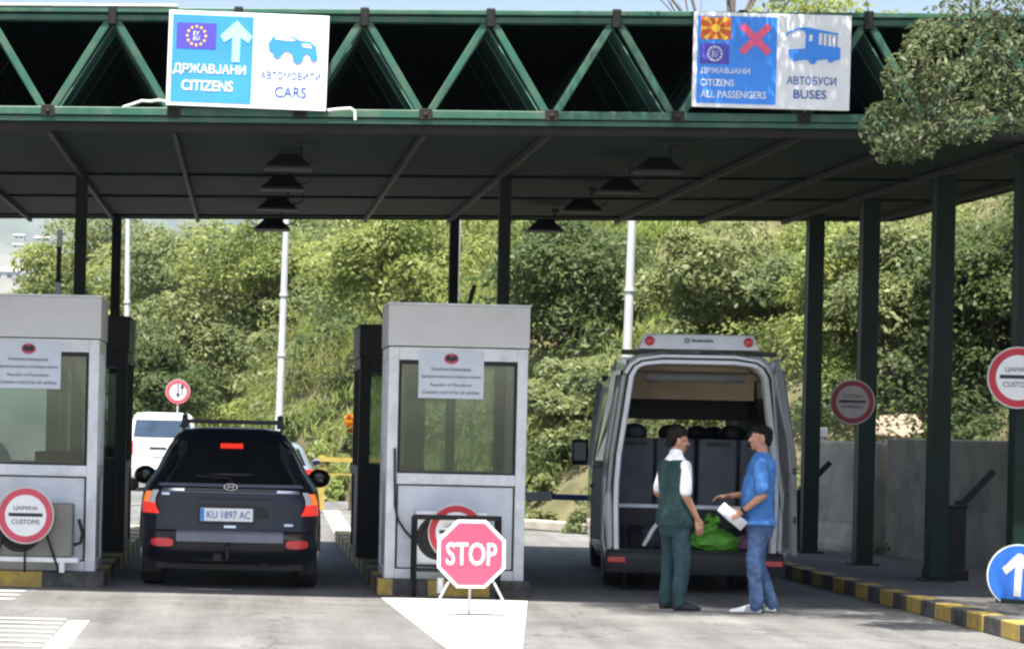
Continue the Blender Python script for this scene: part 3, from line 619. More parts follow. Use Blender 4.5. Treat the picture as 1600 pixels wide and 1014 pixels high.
for x in (-.42, .42): q.bar((x, 0, 0), (x, 0, .80), .035, .035); q.bar((x, .26, .16), (x, .26, .80), .03, .03)
q.bar((-.44, 0, .80), (.44, 0, .80), .045, .05); q.bar((-.42, 0, .27), (.42, 0, .27), .03, .03); q.bar((-.42, .26, .30), (.42, .26, .30), .03, .02); q.bar((-.42, .0, .31), (-.42, .26, .31), .03, .02); q.bar((.42, .0, .31), (.42, .26, .31), .03, .02)
q.build('frame', M['blackm'], t, smooth=0)
q = MB(); q.path([(-.16, -.06, .05), (-.16, -.06, .20)], .035, 10); q.build('weight', M['alu'], t)

# ------------------------------------------------------------------ round signs
def disc(cx, cz, r, n=56): return [(cx + r * math.cos(2 * math.pi * k / n), cz + r * math.sin(2 * math.pi * k / n)) for k in range(n)]
def round_sign(label, loc, r, top, bot, ringm, facem='white', tilt=0.0, tiltx=0.0):
    t = thing('round_sign', label, 'sign', loc, ry=tilt); t.rotation_euler = (tiltx, tilt, 0)
    q = MB(); q.prism(disc(0, 0, r), 0, .012); q.build('plate', M['flash'], t, smooth=0)
    q = MB(); q.prism(disc(0, 0, r * .735), -.004, .001); q.build('face', M[facem], t, smooth=0)
    q = MB(); q.ring(0, 0, r * .73, r * .955, -.007, -.001, 56); q.build('red_ring', M[ringm], t, smooth=0)
    q = MB(); q.box(-r * .60, r * .60, -.007, -.003, -.035 * r, .085 * r); q.build('black_bar', M['black'], t, smooth=0)
    text(top, 0, r * .25, r * .85, r * .17, -.006, M['black'], t, bold=.0); text(bot, 0, -r * .22, r * .98, r * .17, -.006, M['black'], t, bold=.0)
    return t
p = at(40, 805, BY - .42)
t = round_sign('round red ringed sign on black legs at the left booth', p, .285, 'ЦАРИНА', 'CUSTOMS', 'red_old')
q = MB(); q.path([(0, .02, -.25), (0, .02, .153 - p.z)], .012, 8); q.build('leg', M['blackm'], t)
q = MB(); q.path([(.2, .02, -.15), (.34, .10, .153 - p.z)], .012, 8); q.build('leg', M['blackm'], t); q = MB(); q.path([(-.2, .02, -.15), (-.34, .10, .153 - p.z)], .012, 8); q.build('leg', M['blackm'], t)
p = at(713, 832, BY - .40)
t = round_sign('round red ringed sign half hidden behind the octagonal stop sign', (p.x, BY - .395, p.z), .285, 'ЦАРИНА', 'CUSTOMS', 'red')
q = MB(); q.path([(0, .02, -.2), (0, .02, .154 - p.z)], .012, 8); q.build('leg', M['blackm'], t)
p = at(1333, 628, 30.0); t = round_sign('round shaded police stop sign on the third right hand column', (p.x, 30.03, p.z), .275, 'СТОП', 'ПОЛИЦИЈА', 'red_shaded', 'dull')
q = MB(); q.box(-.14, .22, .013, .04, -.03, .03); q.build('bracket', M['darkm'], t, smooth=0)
p = at(1592, 590, 23.8); t = round_sign('round customs sign cut by the right edge on the green column', (p.x, 23.82, p.z), .30, 'ЦАРИНА', 'CUSTOMS', 'red')
q = MB(); q.box(-.14, .14, .013, .155, -.03, .03); q.build('bracket', M['darkm'], t, smooth=0)
p = at(1591, 899, 23.5); t = thing('arrow_sign', 'round blue sign with grey arrow at the right edge', 'sign', (p.x, 23.5, p.z), ry=R(3))
q = MB(); q.prism(disc(0, 0, .30), 0, .012); q.build('plate', M['flash'], t, smooth=0); q = MB(); q.prism(disc(0, 0, .288), -.004, .001); q.build('face', M['arrowblue'], t, smooth=0)
q = MB(); q.prism([(-.035, -.2), (.035, -.2), (.035, .08), (.12, .0), (.16, .06), (.02, .21), (-.02, .21), (-.16, .06), (-.12, .0), (-.035, .08)], -.008, -.003); q.build('arrow', M['arrowwhite'], t, smooth=0)
q = MB(); q.path([(0, .03, .1), (0, .03, .14 - p.z)], .025, 10); q.box(-.15, .15, -.1, .16, .14 - p.z, .18 - p.z); q.build('post', M['green_col'], t)
# octagonal stop sign on a tripod
gp = ground(735, 963); t = thing('stop_sign', 'pink octagonal stop sign on a thin tripod in the white triangle', 'sign', (gp.x, gp.y, 0), ry=R(-.4))
cz = at(736, 865, gp.y).z; o8 = lambda r: [(r * math.cos(R(22.5 + 45 * k)), cz + r * math.sin(R(22.5 + 45 * k))) for k in range(8)]
q = MB(); q.prism(o8(.331), 0, .012); q.build('plate', M['white'], t, smooth=0); q = MB(); q.prism(o8(.300), -.004, .001); q.build('face', M['stopred'], t, smooth=0)
text('STOP', 0, cz, .455, .205, -.006, M['white'], t, bold=.012)
for xa, xb in ((-.17, -.36), (.18, .37)): q = MB(); q.path([(xa, .03, cz - .2), (xb, .0, .0)], .012, 8); q.build('leg', M['galv'], t)
q = MB(); q.path([(.0, .03, cz), (.0, .16, .0)], .012, 8); q.build('leg', M['galv'], t)
# far round sign beyond the white van
p = at(278, 612, 70); t = thing('round_sign', 'small far round sign with two arrows behind the white van', 'sign', (p.x, 70, 0))
q = MB(); q.path([(0, .03, 0), (0, .03, p.z)], .03, 8); q.build('post', M['galv'], t)
q = MB(); q.prism(disc(0, p.z, .35, 32), -.01, .005); q.build('plate', M['arrowwhite'], t, smooth=0); q = MB(); q.ring(0, p.z, .245, .34, -.02, -.008, 32); q.build('red_ring', M['red_old'], t, smooth=0)
q = MB(); q.box(-.02, .03, -.016, -.008, p.z - .12, p.z + .22); q.box(.10, .14, -.016, -.008, p.z - .12, p.z + .2); q.prism([(.05, p.z + .1), (.12, p.z + .26), (.19, p.z + .1)], -.016, -.008); q.prism([(-.07, p.z - .05), (.0, p.z - .2), (.07, p.z - .05)], -.016, -.008); q.build('arrows', M['grey_print'], t, smooth=0)

# ------------------------------------------------------------------ lamp posts, barriers, walls
def lamp_post(label, base_px, top_px, y, r):
    a, c = at(*base_px, y), at(*top_px, y); c = a + (c - a) * (7.5 - a.z) / (c.z - a.z); a = a + (c - a) * (0 - a.z) / (c.z - a.z)
    t = thing('lamp_post', label, 'lamp post', a, group=None); d = c - a
    q = MB(); q.path([(0, 0, 0), d * .12, d * .121, d * .5, d], [r * 1.25, r * 1.2, r, r * .9, r * .7], 12)
    for k in (.24, .40, .55): q.path([d * k, d * (k + .006)], r * 1.18, 12)
    q.build('post', M['galv'], t)
    q = MB(); q.path([d, d + Vector((-.3, 0, .25)), d + Vector((-.9, 0, .35))], r * .6, 8); q.box(d.x - 1.35, d.x - .85, -.12, .12, d.z + .30, d.z + .42); q.build('lamp_head', M['galv'], t)
lamp_post('pale lamp post seen between the dark left columns and the slope', (196, 760), (200, 335), 50, .065)
lamp_post('pale lamp post rising behind the dark blue car', (431, 800), (448, 335), 46, .075)
lamp_post('pale lamp post rising behind the middle booth roof', (699, 800), (717, 335), 46, .065)
lamp_post('pale lamp post rising behind the silver van', (971, 800), (988, 335), 42, .085)
def barrier(label, x, y, z=.14):
    t = thing('lift_barrier', label, 'barrier', (x, y, z), group=None)
    q = MB(); q.box(-.17, .17, -.2, .2, 0, .80); q.box(-.19, .19, -.22, .22, .80, .83); q.box(-.2, .2, -.23, .23, 0, .12); q.build('cabinet', M['blackm'], t, smooth=0, bevel=.012)
    q = MB(); q.bar((.17, -.02, .84), (.52, -.02, 1.22), .05, .075); q.box(.10, .2, -.08, .04, .78, .88); q.build('arm', M['blackm'], t, smooth=0, bevel=.01)
    q = MB(); q.box(-.15, -.05, -.209, -.2, .62, .77); l = q.build('label_plate', M['alu'], t, smooth=0); q = MB(); q.prism(disc(-.10, .70, .025, 16), -.213, -.208); q.build('lock', M['blackm'], l, smooth=0)
barrier('black lift barrier cabinet with raised arm beside the near shaded column', 7.85, 27.45)
barrier('black lift barrier with raised arm behind the farthest right hand column', 7.52, 33.75)
p = at(874, 778, 31.0); t = thing('barrier_boom', 'grey and dark barrier boom between the middle booth and the van', 'barrier', (2.62, 31.6, 0))
q = MB(); zb = p.z
q.bar((-.1, 0, zb), (at(862, 778, 31.6).x - 2.62, 0, zb - .0), .05, .11); q.build('boom', M['alu'], t, smooth=0, bevel=.01)
q = MB(); q.bar((at(862, 778, 31.6).x - 2.62, 0, zb), (3.7, 0, zb - .02), .045, .075); q.build('boom_tip', M['blue_d'], t, smooth=0, bevel=.01); q = MB(); q.box(-.2, .15, -.15, .15, .15, zb + .12); q.build('cabinet', M['darkm'], t, smooth=0, bevel=.012)
q = MB(); q.bar((3.6, 0, 0), (3.6, 0, zb - .06), .05, .05); q.build('rest_post', M['darkm'], t, smooth=0)
# concrete wall at right, with flared pier at its far end
q = MB()
wl = [(10.9, 19.5), (9.95, 24.5), (9.15, 29.5), (8.62, 33.0)]
prof = [(0, 0), (0, 1.60), (.26, 1.60), (.26, 0)]
rg = []
for i, (x, y) in enumerate(wl): rg.append([Vector((x + dx, y + dx * .2, .1 + z)) for dx, z in prof])
q.loft(rg); tag(q.build('concrete_wall', M['concrete'], smooth=0, bevel=.02), 'shaded grey concrete wall along the right pavement', 'wall')
q = MB(); rg = []
for x, y in ((8.55, 33.3), (8.18, 35.2)): rg.append([Vector((x + dx, y, .1 + z)) for dx, z in ((-.22, 0), (-.20, .12), (-.02, .40), (.04, 1.55), (.34, 1.55), (.4, 0))])
q.loft(rg); tag(q.build('concrete_wall', M['concrete'], smooth=0, bevel=.03), 'short flared concrete wall end behind the farthest column', 'wall')
q = MB(); q.box(-.12, .12, -.12, .12, 1.62, 1.76); q.box(-.08, .08, -.08, .08, 0, 1.62); tag(q.build('pillar', M['alu'], smooth=0, bevel=.015, loc=(at(1278, 655, 35.6).x, 35.6, .08)), 'small pale capped pillar seen beside the farthest column', 'pillar')
for i, (px, py, w, d, h, rz) in enumerate(((1382, 678, .62, .5, .2, .1), (1415, 676, .5, .5, .22, -.2), (1375, 664, .5, .4, .13, .3), (1405, 660, .56, .4, .13, -.1), (1432, 668, .3, .4, .16, .4))):
    p = at(px, py, 36.6 + .1 * i); q = MB(); q.box(-w / 2, w / 2, -d / 2, d / 2, -h / 2, h / 2)
    o = q.build('stone_slab', M['stone'], smooth=0, bevel=.03, loc=p); o.rotation_euler = (R(22), R(4 * (-1) ** i), rz)
    tag(o, ['broad tan stone slab at the lower left of the sunlit pile', 'tan stone slab at the lower right of the sunlit pile', 'thin tan slab on the upper left of the sunlit pile', 'thin tan slab on the upper right of the sunlit pile', 'small pale stone at the right end of the sunlit pile'][i], 'stone slab', 'sunlit stone slabs behind the concrete wall')
# pale bank and kerb beyond the crossing
q = MB(); q.bar((2.7, 45.6, .09), (6.3, 40.6, .09), .3, .18); tag(q.build('low_kerb_wall', M['concrete'], smooth=0, bevel=.03), 'low grey stone kerb edging the road beyond the crossing', 'kerb')
q = MB(); c = ground(880, 822); q.ell((0, 0, 0), 1, 1, 1, 40, 24)
q.v = [(x * .95 * (1 + .25 * noise.noise(Vector((x * 2, y * 2, z * 2)))), y * .8, max(-.1, z * .62 * (1 + .3 * noise.noise(Vector((x * 1.5 + 9, y, z)))))) for x, y, z in q.v]
tag(q.build('earth_heap', M['stone'], smooth=60, loc=(c.x, c.y + 1.2, 0)), 'sunlit pale heap of earth and rubble left of the van', 'earth heap')
# yellow railing by the slope
t = thing('yellow_railing', 'yellow metal railing in front of the slope left of the dark booth', 'railing', (at(530, 718, 50).x, 50, 0)); z = at(530, 718, 50).z
q = MB()
for zz, hh in ((z, .09), (z - .30, .03)): q.bar((-.45, 0, zz), (1.6, 0, zz), .05, hh)
q.build('rail', M['railyellow'], t, smooth=0)
for x in (-.35, .5, 1.4): q = MB(); q.box(x - .06, x + .06, .03, .12, 0, z + .08); q.build('post', M['railyellow'], t, smooth=0)
# far houses on the slope at the left
def hit(name, px, py):                   # where a line of sight meets a piece of the setting
    o = bpy.data.objects[name]; e = Vector((0, 0, EYE)); d = (at(px, py, 100) - e).normalized()
    ok, loc, n_, i_ = o.ray_cast(e, d); return loc if ok else at(px, py, 400)
for i, (px, py, y, w, d, h, l) in enumerate(((30, 374, 420, 13, 12, 5, 'white'), (66, 377, 410, 17, 12, 4.5, 'long pale'), (28, 388, 400, 12, 12, 4.5, 'low white'), (50, 389, 400, 6, 8, 5, 'tiny bluish'), (8, 436, 700, 30, 22, 10, 'nearest grey roofed'))):
    p = hit('far_slope', px, py) + Vector((0, 0, h * .3)); t = thing('house', '%s distant house on the hazy slope at the left' % l, 'house', p, group='distant houses on the hazy slope')
    q = MB(); q.box(-w / 2, w / 2, -d / 2, d / 2, -h * .8, h * .45); q.build('wall', M['housewall'], t, smooth=0)
    q = MB(); q.loft([[(-w * .56, -d * .58, h * .45), (-w * .56, d * .58, h * .45), (-w * .56, 0, h)], [(w * .56, -d * .58, h * .45), (w * .56, d * .58, h * .45), (w * .56, 0, h)]]); q.build('roof', M['houseroof'] if i in (1, 4) else M['housewall'], t, smooth=0)
    for s in (-.3, .1): q = MB(); q.box(s * w, s * w + w * .18, -d / 2 - .03, -d / 2 + .02, -h * .25, h * .2); q.build('window', M['tint'], t, smooth=0)

# ------------------------------------------------------------------ vehicles
class Body:
    """body of stacked horizontal outlines; rear at y = yr, front at y = yf"""
    def __init__(s, lv, nr=5.0, nf=3.2, seg=64):
        s.lv = lv; s.nr = nr; s.nf = nf; s.seg = seg
    def par(s, z):
        lv = s.lv
        if z <= lv[0][0]: return lv[0][1:]
        for a, c in zip(lv, lv[1:]):
            if z <= c[0]:
                f = (z - a[0]) / max(c[0] - a[0], 1e-6); return tuple(p + (q - p) * f for p, q in zip(a[1:], c[1:]))
        return lv[-1][1:]
    def outline(s, hw, yr, yf, z):
        yc = yr + .8 if yf - yr > 2 else (yr + yf) / 2; r = []
        for k in range(s.seg):
            a = 2 * math.pi * k / s.seg; c, sn = math.cos(a), math.sin(a); n = s.nf if sn > 0 else s.nr; L = (yf - yc) if sn > 0 else (yc - yr)
            r.append(Vector((hw * math.copysign(abs(c) ** (2 / n), c), yc + L * math.copysign(abs(sn) ** (2 / n), sn), z)))
        return r
    def mesh(s): q = MB(); q.loft([s.outline(hw, yr, yf, z) for z, hw, yr, yf in s.lv]); return q
    def rear(s, x, z):
        hw, yr, yf = s.par(z); yc = yr + .8; t = min(abs(x) / hw, .9995); return yc - (yc - yr) * (1 - t ** s.nr) ** (1 / s.nr)
    def side(s, y, z):
        hw, yr, yf = s.par(z); yc = yr + .8; n, L = (s.nf, yf - yc) if y > yc else (s.nr, yc - yr); t = min(abs(y - yc) / L, .9995); return hw * (1 - t ** n) ** (1 / n)
    def patch(s, zs, xl, xr, off=.008, nx=14, nz=10, q=None):
        """panel lying on the rear surface between two edges given as functions of z"""
        q = q or MB(); n0 = len(q.v); z0, z1 = zs; rows = []
        for j in range(nz + 1):
            z = z0 + (z1 - z0) * j / nz; a, c = xl(z), xr(z)
            rows.append([(a + (c - a) * i / nx, z) for i in range(nx + 1)])
        fr = [[(x, s.rear(x, z) - off, z) for x, z in r] for r in rows]; bk = [[(x, s.rear(x, z) + .01, z) for x, z in r] for r in rows]
        vs = [p for r in fr for p in r] + [p for r in bk for p in r]; w = nx + 1; o = w * (nz + 1); fs = []
        for j in range(nz):
            for i in range(nx): fs.append((j * w + i, j * w + i + 1, (j + 1) * w + i + 1, (j + 1) * w + i))
        edge = [(0, i) for i in range(nx + 1)] + [(j, nx) for j in range(1, nz + 1)] + [(nz, i) for i in range(nx - 1, -1, -1)] + [(j, 0) for j in range(nz - 1, 0, -1)]
        for k in range(len(edge)):
            a = edge[k][0] * w + edge[k][1]; c = edge[(k + 1) % len(edge)]; c = c[0] * w + c[1]; fs.append((a, o + a, o + c, c))
        q.add(vs, fs); return q
    def spatch(s, ys, zl, zh, sgn, off=.006, n=14):
        q = MB(); y0, y1 = ys; nz = 8; fr = []
        for j in range(nz + 1):
            row = []
            for i in range(n + 1):
                y = y0 + (y1 - y0) * i / n; z = zl(y) + (zh(y) - zl(y)) * j / nz; row.append((sgn * (s.side(y, z) + off), y, z))
            fr.append(row)
        vs = [p for r in fr for p in r]; w = n + 1
        fs = [(j * w + i, j * w + i + 1, (j + 1) * w + i + 1, (j + 1) * w + i) if sgn > 0 else (j * w + i, (j + 1) * w + i, (j + 1) * w + i + 1, j * w + i + 1) for j in range(nz) for i in range(n)]
        q.add(vs, fs); return q
C_ = lambda v: (lambda z: v)
def lerp(z0, a, z1, c): return lambda z: a + (c - a) * (z - z0) / (z1 - z0)
def wheel(t, x, y, r, w, sgn, name='wheel', rimm='rim'):
    q = MB(); rg = []
    for xx, rr in ((-w / 2, r * .72), (-w / 2, r * .93), (-w * .36, r), (-w * .1, r * 1.0), (w * .1, r), (w * .36, r), (w / 2, r * .93), (w / 2, r * .72)):
        rg.append([Vector((xx, rr * math.cos(2 * math.pi * k / 36), rr * math.sin(2 * math.pi * k / 36))) for k in range(36)])
    q.loft(rg)
    o = q.build(name, M['tyre'], t, smooth=30, loc=(x, y, r))
    q = MB(); xo = sgn * w * .51
    for k in range(5):
        a = 2 * math.pi * k / 5; q.bar((xo, .04 * math.cos(a), .04 * math.sin(a)), (xo, r * .66 * math.cos(a), r * .66 * math.sin(a)), .06, .02, (1, 0, 0))
    q.path([(xo - sgn * .02, 0, 0), (xo + sgn * .015, 0, 0)], .05, 14)
    rg = [[Vector((xo + dx, rr * math.cos(2 * math.pi * k / 30), rr * math.sin(2 * math.pi * k / 30))) for k in range(30)] for dx, rr in ((-sgn * .03, r * .62), (sgn * .012, r * .64), (sgn * .012, r * .71), (-sgn * .02, r * .72))]
    q.loft(rg, False, False); q.build('rim', M[rimm], o, smooth=30); return o
def mirror(t, x, y, z, sgn, w=.2, h=.17, m='plastic', foot=.1):
    q = MB(); q.ell((x + sgn * w / 2, y, z), w / 2, .07, h / 2, 18, 10); q.bar((x - sgn * foot, y + .03, z - h * .25), (x + sgn * w * .3, y + .02, z - h * .2), .05, .05); o = q.build('mirror', M[m], t)
    q = MB(); q.ell((x + sgn * w / 2, y - .055, z), w * .40, .022, h * .38, 16, 8); q.build('mirror_glass', M['tint'], o)

# --- dark blue off-roader with roof bars
g = ground(357, 921); SX, SY = g.x, 24.85
suv = thing('parked_car', 'dark blue off-road car with roof bars and glowing tail lights at the barrier', 'car', (SX, SY, 0))
B = Body([(.26, .80, .16, 4.2), (.30, .87, .06, 4.38), (.40, .905, .0, 4.45), (.585, .915, .0, 4.45), (.605, .912, .03, 4.44), (.70, .925, .055, 4.42), (.86, .925, .055, 4.36), (1.00, .905, .075, 4.25),
          (1.045, .885, .095, 4.15), (1.06, .873, .11, 3.35), (1.10, .85, .14, 3.25), (1.22, .765, .20, 2.98), (1.36, .70, .28, 2.66), (1.50, .63, .38, 2.36), (1.57, .585, .44, 2.2), (1.615, .52, .52, 2.08), (1.642, .41, .64, 1.9), (1.652, .2, .9, 1.6)], nr=4.3)
B.mesh().build('body', M['suv'], suv, smooth=38)
q = B.patch((1.085, 1.52), lerp(1.085, -.755, 1.52, -.57), lerp(1.085, .755, 1.52, .57), .006); q.build('rear_window', M['tint'], suv)
q = B.patch((1.525, 1.60), lerp(1.525, -.51, 1.6, -.43), lerp(1.525, .51, 1.6, .43), .045, nz=3); q.build('spoiler', M['suv'], suv)
q = B.patch((1.435, 1.485), C_(-.115), C_(.115), .02, 8, 3); q.build('brake_light', M['lampred'], suv)
q = B.patch((1.045, 1.075), lerp(1.045, -.74, 1.075, -.72), lerp(1.045, .74, 1.075, .72), .022, 16, 3); q.build('garnish', M['suvgrey'], suv)
B.patch((.625, .632), C_(-.80), C_(.80), .004, 16, 1).build('tailgate_seam', M['plastic'], suv)
for s, nm in ((-1, 'l'), (1, 'r')):
    inn = lambda z: .715 + .05 * math.sin((z - .76) / .26 * 3.1); out = lambda z: .905 - .06 * max(0, (z - .80) / .22) ** 2
    pz = (lambda a, c, zz, off, m, lab, par: B.patch(zz, (lambda z: s * c(z)) if s < 0 else (lambda z: a(z)), (lambda z: s * a(z)) if s < 0 else (lambda z: c(z)), off, 8, 8).build(lab, M[m], par))
    tl = pz(inn, out, (.765, .875), .022, 'lampred', 'tail_light', suv); tl['label'] = 'glowing %s tail light with orange and clear segments' % ('left' if s < 0 else 'right')
    pz(lambda z: inn(z) + .065, out, (.876, .985), .021, 'lamporange', 'indicator', tl)
    pz(lambda z: inn(z) - .0, lambda z: inn(z) + .063, (.876, 1.0), .019, 'lampclear', 'reversing_light', tl)
    ov = lambda z: .115 * max(0, 1 - ((z - .475) / .0455) ** 4) ** .5; pz(lambda z: .685 - ov(z), lambda z: .685 + ov(z), (.432, .518), .018, 'lampred_off', 'fog_light', suv)
    q = MB(); q.box(s * .79 - .085, s * .79 + .085, .47, .48, .15, .40); q.build('mud_flap', M['blackm'], suv, smooth=0)
    B.spatch((.62, 3.15), lambda y: 1.10, lambda y: 1.46 if y < 2.2 else 1.46 - (y - 2.2) * .36, s).build('side_window', M['tint'], suv)
    mirror(suv, s * .85, 2.75, 1.10, s, .25, .21, 'blackm')
    for y in (.92, 3.55): wheel(suv, s * .79, y, .355, .235, s)
    q = MB()
    for y in (.92, 3.55):
        rg = [[Vector((s * xx, y + rr * math.cos(R(a)), .36 + rr * math.sin(R(a)))) for xx, rr in ((.86, .40), (.935, .40), (.935, .46), (.86, .46))] for a in range(-5, 186, 12)]; q.loft(rg)
    q.build('wheel_arch', M['plastic'], suv)
    q = MB(); q.path([(s * .535, .75, 1.655), (s * .545, 1.4, 1.665), (s * .52, 2.2, 1.60)], .018, 8)
    q.build('roof_rail', M['plastic'], suv)
    q = MB(); q.box(s * .50 - .035, s * .50 + .035, .93, 1.0, 1.64, 1.74); q.ell((s * .50, .96, 1.755), .035, .03, .03, 10, 6); q.build('rack_foot', M['plastic'], suv, bevel=.006)
q = MB(); q.bar((-.5, .965, 1.715), (.5, .965, 1.715), .04, .028); q.bar((-.5, 2.0, 1.70), (.5, 2.0, 1.70), .04, .028); q.build('roof_bar', M['plastic'], suv, smooth=0)
B.patch((.49, .60), C_(-.54), C_(.54), .012, 16, 4).build('bumper_strip', M['suvgrey'], suv)
B.patch((.64, .95), lerp(.64, -.36, .95, -.30), lerp(.64, .42, .95, .36), .005, 16, 6).build('plate_recess', M['suv'], suv)
B.patch((.93, .955), C_(-.34), C_(.42), .03, 14, 3).build('handle_trim', M['suv'], suv)
q = MB(); q.box(-.30, .23, -.005, .015, .70, .83); pl = q.build('number_plate', M['white'], suv, smooth=0, loc=(0, .022, 0)); q = MB(); q.box(-.298, -.262, -.008, -.004, .703, .827); q.build('plate_band', M['blue'], pl, smooth=0)
text('KU 1897 AC', -.015, .765, .44, .075, -.008, M['blue_d'], pl, bold=.0)
q = MB(); q.box(-.33, .26, -.002, .012, .67, .86); q.build('plate_frame', M['plastic'], suv, smooth=0, loc=(0, .034, 0))
q = MB(); ec = 1.045
rg = [[Vector((.072 * k * math.cos(2 * math.pi * i / 32), -.004 if d else .006, ec + .036 * k * math.sin(2 * math.pi * i / 32))) for i in range(32)] for k, d in ((1.0, 0), (1.0, 1), (.82, 1), (.82, 0))]
q.loft(rg, False, False); q.bar((-.035, 0, ec - .025), (-.015, 0, ec + .027), .008, .014, (0, -1, 0)); q.bar((.015, 0, ec - .027), (.035, 0, ec + .025), .008, .014, (0, -1, 0)); q.bar((-.025, 0, ec - .004), (.025, 0, ec + .006), .008, .012, (0, -1, 0)); q.build('emblem', M['chrome'], suv, loc=(0, .066, 0))
for xa, xb, z in ((-.70, -.47, 1.01), (.47, .70, 1.005), (-.70, -.62, .965), (-.06, .06, .645), (.55, .64, .67)):
    B.patch((z - .012, z + .012), C_(xa), C_(xb), .010, 8, 1).build('badge', M['chrome'], suv)
q = MB(); q.path([(-.02, .3, .34), (-.02, .0, .33), (-.02, -.07, .34), (-.02, -.075, .42)], .02, 10); q.ell((-.02, -.075, .435), .028, .028, .028, 12, 8); q.box(-.16, -.08, -.03, .02, .30, .37); q.build('tow_hitch', M['darkm'], suv)
q = MB(); q.box(-.75, .75, .3, 4.1, .20, .32); q.build('underside', M['plastic'], suv, smooth=0)
q = MB(); q.path([(.02, B.rear(.02, 1.10) - .02, 1.10), (-.02, B.rear(0, 1.13) - .03, 1.135), (-.36, B.rear(.36, 1.155) - .03, 1.15)], .010, 6); q.build('rear_wiper', M['blackm'], suv)
for s in (-1, 1): B.patch((.64, 1.06), lerp(.64, s * .80 - .004, 1.06, s * .735 - .004), lerp(.64, s * .80 + .004, 1.06, s * .735 + .004), .004, 2, 14).build('tailgate_seam', M['blackm'], suv)
B.patch((.985, .992), C_(-.70), C_(.70), .005, 18, 1).build('tailgate_crease', M['suvgrey'], suv)
B.patch((.405, .412), C_(-.86), C_(.86), .004, 18, 1).build('bumper_seam', M['blackm'], suv)
q = MB(); q.path([(.35, .12, .28), (.35, .6, .28)], .03); q.build('exhaust', M['darkm'], suv)

# --- silver minibus with its rear doors open
VY, VX, YAW = 26.1, 4.80, R(-6)
van = thing('minibus', 'silver high roof minibus with both rear doors open behind two men', 'minibus', (VX, VY, 0), rz=YAW); van.scale = (.96, 1, 1)
def vhw(z):                              # half width of the body at height z
    for a, c in (((.30, .93), (.55, .98)), ((.55, .98), (1.15, .975)), ((1.15, .975), (1.45, .955)), ((1.45, .955), (2.30, .835)), ((2.30, .835), (2.48, .76)), ((2.48, .76), (2.60, .60))):
        if z <= c[0]: return a[1] + (c[1] - a[1]) * (z - a[0]) / (c[0] - a[0])
    return .6
NOSE = lambda z: 6.0 if z < .9 else 6.0 - (z - .9) * 1.2
q = MB(); zs = [.34, .45, .55, .8, 1.0, 1.15, 1.3]; rg = []
for z in zs:
    L = []; hw = vhw(z); yf = NOSE(z)
    L = [Vector((-hw, y, z)) for y in (.0, .5, 1.5, 3, 4.2)]
    for k in range(0, 13): a = math.pi * k / 12; L.append(Vector((-hw * math.copysign(abs(math.cos(a)) ** .6, math.cos(a)), 4.4 + (yf - 4.4) * abs(math.sin(a)) ** .6, z)))
    L += [Vector((hw, y, z)) for y in (4.2, 3, 1.5, .5, .0)]
    rg.append(L)
q.loft(rg, False, False, closed=False)
for s in (-1, 1):                          # side walls above the belt, to behind the cab door
    rg = [[Vector((s * vhw(z), y, z)) for y in (0.0, 1.2, 2.4, 3.5, 4.1 if z < 2.1 else 4.3)] for z in (1.3, 1.45, 1.7, 1.9, 2.1, 2.3)]
    q.loft(rg, False, False, closed=False)
rg = []
for y in (0, .04, 1.5, 3, 4.1, 4.45):
    dz = 0 if y < 4.2 else -.07
    rg.append([Vector((x, y, z + dz)) for x, z in ((-vhw(2.3), 2.3), (-.81, 2.38), (-.76, 2.47), (-.66, 2.54), (-.4, 2.575), (0, 2.585), (.4, 2.575), (.66, 2.54), (.76, 2.47), (.81, 2.38), (vhw(2.3), 2.3))])
q.loft(rg, False, False, closed=False)
for s in (-1, 1): q.bar((s * .80, 4.38, 2.33), (s * .86, 5.28, 1.33), .10, .07); q.bar((s * .945, 4.1, 1.3), (s * .85, 4.2, 2.25), .07, .12)
q.bar((-.74, 4.44, 2.42), (.74, 4.44, 2.42), .12, .14)
body = q.build('body', M['van'], van, smooth=40); sm = body.modifiers.new('thick', 'SOLIDIFY'); sm.thickness = .05; sm.offset = -1
# rear frame, pale jamb
def frame_ring(inset, z0=.45): return [(-vhw(z) + inset, z) for z in (z0, .9, 1.15, 1.45, 1.8, 2.1, 2.3)] + [(-.76 + inset * .8, 2.42 - inset * .3), (-.66 + inset * .6, 2.49 - inset * .6), (-.4, 2.53 - inset * .75), (.4, 2.53 - inset * .75), (.66 - inset * .6, 2.49 - inset * .6), (.76 - inset * .8, 2.42 - inset * .3)] + [(vhw(z) - inset, z) for z in (2.3, 2.1, 1.8, 1.45, 1.15, .9, z0)]
q = MB(); rg = [[Vector((x, y, z)) for x, z in frame_ring(i_)] for i_, y in ((.0, .02), (.004, -.015), (.125, -.02), (.14, .02), (.14, .16))]
q.loft(rg, False, False, closed=False); q.build('rear_frame', M['vanlight'], van, smooth=30)
q = MB(); rg = [[Vector((x, y, z)) for x, z in frame_ring(i_)] for i_, y in ((.045, -.022), (.045, -.034), (.075, -.034), (.075, -.022))]
q.loft(rg, False, False, closed=False); q.build('door_seal', M['plastic'], van, smooth=30)
